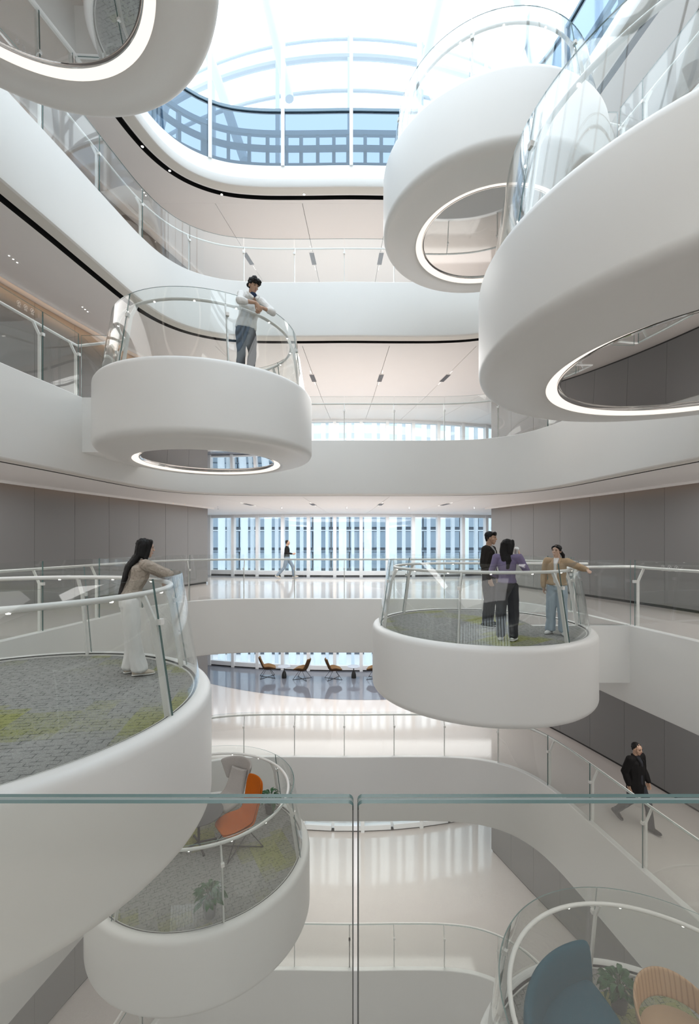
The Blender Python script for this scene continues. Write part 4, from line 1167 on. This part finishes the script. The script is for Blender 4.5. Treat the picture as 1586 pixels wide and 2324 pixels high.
def lounge_chair(name, label, loc, rz, scale, mout, mseat, back_h, group=None, curl=0.17, bw=0.19):
    """wire-legged shell chair, facing +y locally"""
    C = thing(name, label, 'chair', loc, rz, group); C.scale = (scale,) * 3
    path = [(-0.40, back_h, bw), (-0.36, back_h - 0.13, bw + 0.05), (-0.27, 0.60, 0.26), (-0.20, 0.44, 0.28), (-0.08, 0.37, 0.31), (0.10, 0.375, 0.33), (0.27, 0.41, 0.29), (0.36, 0.405, 0.20)]
    def fn(lift, k):
        def q(u, v):
            y, z, w = lerp_path(path, u)
            c = abs(v) ** 2.2
            arm = math.exp(-((u - 0.62) / 0.20) ** 2)
            return (v * w * k, y + c * 0.07 * (1 - u) * 1.2 + lift * 0.4, z + c * curl * arm + lift)
        return q
    surf('shell', fn(0, 1.0), 14, 8, 0.035, mout, C)
    surf('seat_pad', fn(0.028, 0.90), 14, 8, 0.025, mseat, C)
    for sx in (-1, 1):
        for (ya, yb) in ((-0.12, -0.33), (0.14, 0.33)):
            m = MB(); m.tube([(sx * 0.15, ya * 0.7, 0.365), (sx * 0.28, yb, 0.009)], 0.009, 6); m.build('leg', M_WIRE, C, True)
    m = MB(); m.tube([(-0.28, -0.33, 0.009), (0.28, 0.33, 0.009)], 0.009, 6); m.tube([(0.28, -0.33, 0.009), (-0.28, 0.33, 0.009)], 0.009, 6); m.build('cross_brace', M_WIRE, C, True)
    return C
FZ = -4.5 + 0.0045
pos = ['leftmost of the row', 'second from the left', 'third from the left', 'partly hidden by the platform']
for i, (x, y, rz, tx) in enumerate(((-3.72, 20.0, R_(-78), 0), (-2.12, 19.75, R_(72), 0), (-0.72, 19.75, R_(-74), 0), (1.15, 19.8, R_(76), 0))):
    lounge_chair('lounge_chair', 'brown shell chair on wire legs by the lower window, ' + pos[i], (x, y, FZ), rz, 1.0, M_BROWN, M_TANIN, 0.92, 'brown lounge chairs by the window')
for i, x in enumerate((-2.95, 0.19)):
    t = thing('side_table', 'small pale round side table on black bottle-shaped foot, ' + ('between the first two brown chairs' if i == 0 else 'beside the half hidden brown chair'), 'table', (x, 19.9, FZ), 0, 'side tables by the window')
    put('table_top', *lathe([(0, 0.50), (0.27, 0.50), (0.29, 0.512), (0.29, 0.52), (0, 0.522)], 32), M_TOPW, t, True)
    put('pedestal', *lathe([(0, 0), (0.105, 0), (0.11, 0.02), (0.10, 0.16), (0.075, 0.26), (0.035, 0.31), (0.022, 0.36), (0.018, 0.50), (0, 0.50)], 24), M_DARK, t, True)

GZ = -4.5 + 0.0055
oc = lounge_chair('lounge_chair', 'orange upholstered chair on thin wire legs on the lower left platform', (-2.22, 8.84, GZ), faceto(-0.78, -0.62), 1.14, M_ORANGE, M_ORANGE, 1.08, None, 0.10, 0.25)
# tall wing chair
wc = thing('wing_chair', 'tall grey wing-back lounge chair behind the orange chair', 'chair', (-2.70, 9.78, GZ), R_(152)); wc.scale = (1.12, 1.0, 0.86)
wp = [(-0.40, 1.06, 0.19), (-0.37, 0.94, 0.20), (-0.30, 0.72, 0.21), (-0.20, 0.50, 0.24), (-0.04, 0.42, 0.28), (0.20, 0.43, 0.29), (0.36, 0.42, 0.26)]
def wf(u, v):
    y, z, w = lerp_path(wp, u); c = abs(v) ** 2.5
    return (v * w, y + c * 0.04, z + c * 0.05)
surf('seat_and_back', wf, 14, 8, 0.11, M_STONE, wc)
def wing(u, v):
    a = v * 1.2
    w = 0.40 - 0.15 * u
    z = 1.32 - 0.05 * v * v - u * (0.58 - 0.10 * v * v)
    return (math.sin(a) * w / math.sin(1.2), -0.52 + 0.04 * u + (1 - math.cos(a)) * 0.46 * (1 - 0.25 * u), z)
surf('wing_headrest', wing, 6, 12, 0.05, M_STONE, wc)
m = MB(); m.tube([(0, 0, 0.02), (0, -0.02, 0.40)], 0.03, 10); m.build('column', M_WIRE, wc, True)
for a in (0.8, 2.35, 3.93, 5.5):
    m = MB(); m.tube([(0, 0, 0.05), (0.32 * math.cos(a), 0.32 * math.sin(a), 0.016)], 0.014, 6); m.build('leg', M_WIRE, wc, True)
# dark round table
tb = thing('round_table', 'dark grey round table on a four-armed pedestal beside the orange chair', 'table', (-3.03, 8.86, GZ))
put('table_top', *lathe([(0, 0.655), (0.44, 0.655), (0.48, 0.668), (0.48, 0.678), (0.47, 0.682), (0, 0.682)], 48), M_TOP, tb, True)
m = MB(); m.tube([(0, 0, 0.04), (0, 0, 0.66)], 0.026, 12); m.build('column', M_WIRE, tb, True)
for a in (0.6, 2.17, 3.74, 5.31):
    m = MB(); m.tube([(0, 0, 0.075), (0.34 * math.cos(a), 0.34 * math.sin(a), 0.022)], 0.02, 8); m.add(*lathe([(0, 0), (0.024, 0), (0.024, 0.03), (0, 0.03)], 8, c=(0.34 * math.cos(a), 0.34 * math.sin(a), 0))); m.build('leg', M_WIRE, tb, True)
# potted plants
def leafmesh():
    vs, fs = [], []
    for i in range(7):
        t = i / 6; w = 0.034 * math.sin(PI * min(1, t * 0.95 + 0.05)) ** 0.8
        x = 0.16 * t; zz = 0.05 * math.sin(t * 2.2) - 0.05 * t * t
        vs += [(x, -w, zz + 0.012), (x, 0, zz), (x, w, zz + 0.012)]
    for i in range(6):
        for j in range(2): fs.append((3 * i + j, 3 * i + j + 1, 3 * i + j + 4, 3 * i + j + 3))
    return vs, fs
LEAF = None
def plant(label, loc, n, spread, h, pot=True, sz=1.0):
    global LEAF
    p = thing('potted_plant', label, 'plant', loc)
    if pot: put('pot', *lathe([(0, 0.0), (0.085, 0.0), (0.115, 0.20), (0.115, 0.21), (0.10, 0.21), (0.098, 0.18), (0, 0.18)], 24), M_POT, p, True)
    z0 = 0.18 if pot else 0.0
    st = MB()
    for i in range(n):
        a = i * 2.4; rr = spread * math.sqrt((i + 0.5) / n); hh = h * (1 - 0.55 * (rr / spread) ** 2) * random.uniform(0.8, 1.1)
        tip = V((rr * math.cos(a), rr * math.sin(a), z0 + hh))
        st.tube([(0.03 * math.cos(a), 0.03 * math.sin(a), z0), (rr * 0.5 * math.cos(a), rr * 0.5 * math.sin(a), z0 + hh * 0.7), tip], 0.003, 4)
        if LEAF is None:
            l = put('leaf', *leafmesh(), M_LEAF, p, True); LEAF = l.data
        else: l = link('leaf', LEAF, p)
        l.location = tip; l.rotation_euler = (random.uniform(-0.5, 0.5), random.uniform(-0.3, 0.6), a + random.uniform(-0.6, 0.6)); s = sz * random.uniform(0.8, 1.25); l.scale = (s, s, s)
    st.build('stems', M_STEM, p, kind='stuff')
plant('small leafy potted plant on the carpet of the lower left platform by the front glass', (-2.28, 7.20, GZ), 42, 0.14, 0.30)
plant('leafy plant at the far rim of the lower left platform behind the orange chair', (-1.80, 9.95, GZ), 26, 0.17, 0.26)
plant('bushy green potted plant between the teal sofa and the wooden chair', (3.52, 5.76, GZ), 60, 0.16, 0.24, sz=0.85)
# teal sofa curved along the platform rim
so_ = thing('curved_sofa', 'teal upholstered curved sofa along the rim of the bottom platform', 'sofa', (3.36, 4.42, GZ))
def ringpad(name, sec, a0, a1, n, rnd):
    """closed section (r, z) swept round the platform centre with rounded ends"""
    m = len(sec); vs = []; cr = sum(r for r, z in sec) / m; cz = sum(z for r, z in sec) / m
    st = [(a0, 0.6), (a0 + rnd * 0.25, 0.85), (a0 + rnd, 1.0)] + [(a0 + rnd + (a1 - a0 - 2 * rnd) * k / n, 1.0) for k in range(1, n + 1)] + [(a1 - rnd * 0.25, 0.85), (a1, 0.6)]
    for a, k in st:
        for r, z in sec:
            r2, z2 = cr + (r - cr) * k, cz + (z - cz) * (0.5 + k / 2)
            vs.append((r2 * math.cos(a), r2 * math.sin(a), z2))
    fs = [tuple(range(m)), tuple((len(st) - 1) * m + k for k in range(m))[::-1]]
    for i in range(len(st) - 1):
        for k in range(m): fs.append((i * m + k, (i + 1) * m + k, (i + 1) * m + (k + 1) % m, i * m + (k + 1) % m))
    o = put(name, vs, fs, M_TEAL, so_, 'full')
    q = o.modifiers.new('s', 'SUBSURF'); q.levels = q.render_levels = 2
    return o
ringpad('seat', [(0.78, 0.17), (0.76, 0.22), (0.76, 0.38), (0.80, 0.425), (1.0, 0.44), (1.36, 0.43), (1.40, 0.40), (1.40, 0.17)], R_(99), R_(212), 16, 0.05)
ringpad('backrest', [(1.33, 0.30), (1.345, 0.50), (1.39, 0.72), (1.42, 0.80), (1.47, 0.825), (1.515, 0.79), (1.50, 0.60), (1.46, 0.30), (1.44, 0.17), (1.36, 0.17)], R_(97), R_(214), 16, 0.06)
for a in (104, 140, 176, 208):
    for r in (0.86, 1.40):
        m = MB(); m.tube([(r * math.cos(R_(a)), r * math.sin(R_(a)), 0.20), (r * math.cos(R_(a)), r * math.sin(R_(a)), 0.0)], [0.02, 0.014], 8); m.build('leg', M_WIRE, so_, True)
# wooden shell chair
oc_ = thing('shell_chair', 'oak veneer shell chair with open lower back at the bottom edge', 'chair', (3.80, 5.06, GZ), faceto(-0.16, -1)); oc_.scale = (1.42, 1.42, 0.96)
def oak(u, v):
    a = v * 1.72
    w = 0.30 + 0.02 * (1 - u); d = 0.29
    c = math.cos(v * PI / 2)
    top = 0.62 + 0.20 * c ** 0.9; bot = 0.44 + 0.10 * c ** 0.8 - 0.02
    z = top + (bot - top) * u
    return (math.sin(a) * w, 0.02 - math.cos(a) * d * (1.0 + 0.22 * (1 - u)), z)
surf('back_shell', oak, 5, 22, 0.022, M_OAK, oc_)
se = put('seat', *lathe([(0, 0.432), (0.12, 0.434), (0.22, 0.442), (0.275, 0.455), (0.292, 0.452), (0.296, 0.435), (0.27, 0.41), (0, 0.40)], 40, c=(0, 0.05, 0)), pbr('tan_leather_seat', (0.42, 0.275, 0.155), 0.5, var=0.05), oc_, True)
for sx in (-0.2, 0.2):
    for sy in (-0.18, 0.24):
        m = MB(); m.tube([(sx * 0.8, sy * 0.8, 0.42), (sx * 1.15, sy * 1.15, 0.0)], [0.018, 0.012], 8); m.build('leg', M_OAK, oc_, True)

# ------------------------------------------------------------------ pictogram stickers on the gallery glass
def sticker(lv, s0, k, label, sg):
    z = FL[lv] + GH - 0.10
    st = thing('glass_sticker', label, 'sticker', group='round prohibition stickers on the glass')
    p, n = ringpt(s0, 0.047)
    st.scale = (0.8, 0.8, 0.8); st.location = (p.x, p.y, z); st.rotation_euler = (0, 0, math.atan2(n.y, n.x) + PI / 2)
    ring = MB()
    v, f = [], []
    for q in range(28):
        a = 2 * PI * q / 28
        for r in (0.040, 0.046): v.append((r * math.cos(a), 0, r * math.sin(a)))
    for q in range(28): f.append((2 * q, 2 * q + 1, 2 * ((q + 1) % 28) + 1, 2 * ((q + 1) % 28)))
    ring.add(v, f)
    ring.build('ring', M_STICK, st)
    m = MB()
    d = 0.707
    def seg(x0, z0, x1, z1, w):
        t = V((x1 - x0, 0, z1 - z0)).normalized(); q = V((-t.z, 0, t.x)) * w
        a, b = V((x0, -0.0005, z0)), V((x1, -0.0005, z1)); m.add([a - q, b - q, b + q, a + q], [(0, 1, 2, 3)])
    seg(-0.029, 0.029, 0.029, -0.029, 0.0025)
    if k == 0: seg(0.0, 0.02, -0.004, -0.022, 0.006); seg(-0.004, 0.004, 0.018, 0.014, 0.004)
    elif k == 1: seg(-0.02, -0.018, 0.02, 0.018, 0.004); seg(-0.016, 0.006, 0.016, 0.006, 0.003)
    else: seg(0.002, 0.022, 0.002, -0.02, 0.006); seg(0.002, -0.002, 0.016, -0.022, 0.004)
    m.build('pictogram', M_STICK, st)
    m = MB()
    for q in range(4): m.add([(-0.036 + q * 0.019, 0, -0.072), (-0.024 + q * 0.019, 0, -0.072), (-0.024 + q * 0.019, 0, -0.060), (-0.036 + q * 0.019, 0, -0.060)], [(0, 1, 2, 3)])
    m.add([(-0.036, 0, -0.084), (0.034, 0, -0.084), (0.034, 0, -0.080), (-0.036, 0, -0.080)], [(0, 1, 2, 3)])
    m.build('caption', M_STICK, st)
def s_at(x, y): return min(range(NR), key=lambda i: (RING[i] - V((x, y))).length) * RLEN / NR
for k, d in enumerate((0.22, 0.35, 0.48)):
    sticker(1, s_at(-5.5, 7.25) + d, k, '%s white round prohibition sticker on the middle gallery glass, left side' % ('first', 'second', 'third')[k], 0)
for k, d in enumerate((0.26, 0.13, 0)):
    sticker(0, s_at(5.6, 7.7) + d - 0.14, k, '%s white round prohibition sticker on the entry gallery glass, right side' % ('first', 'second', 'third')[k], 0)

bpy.data.scenes.remove(LAB)
bpy.data.batch_remove([LABO] + LABM)
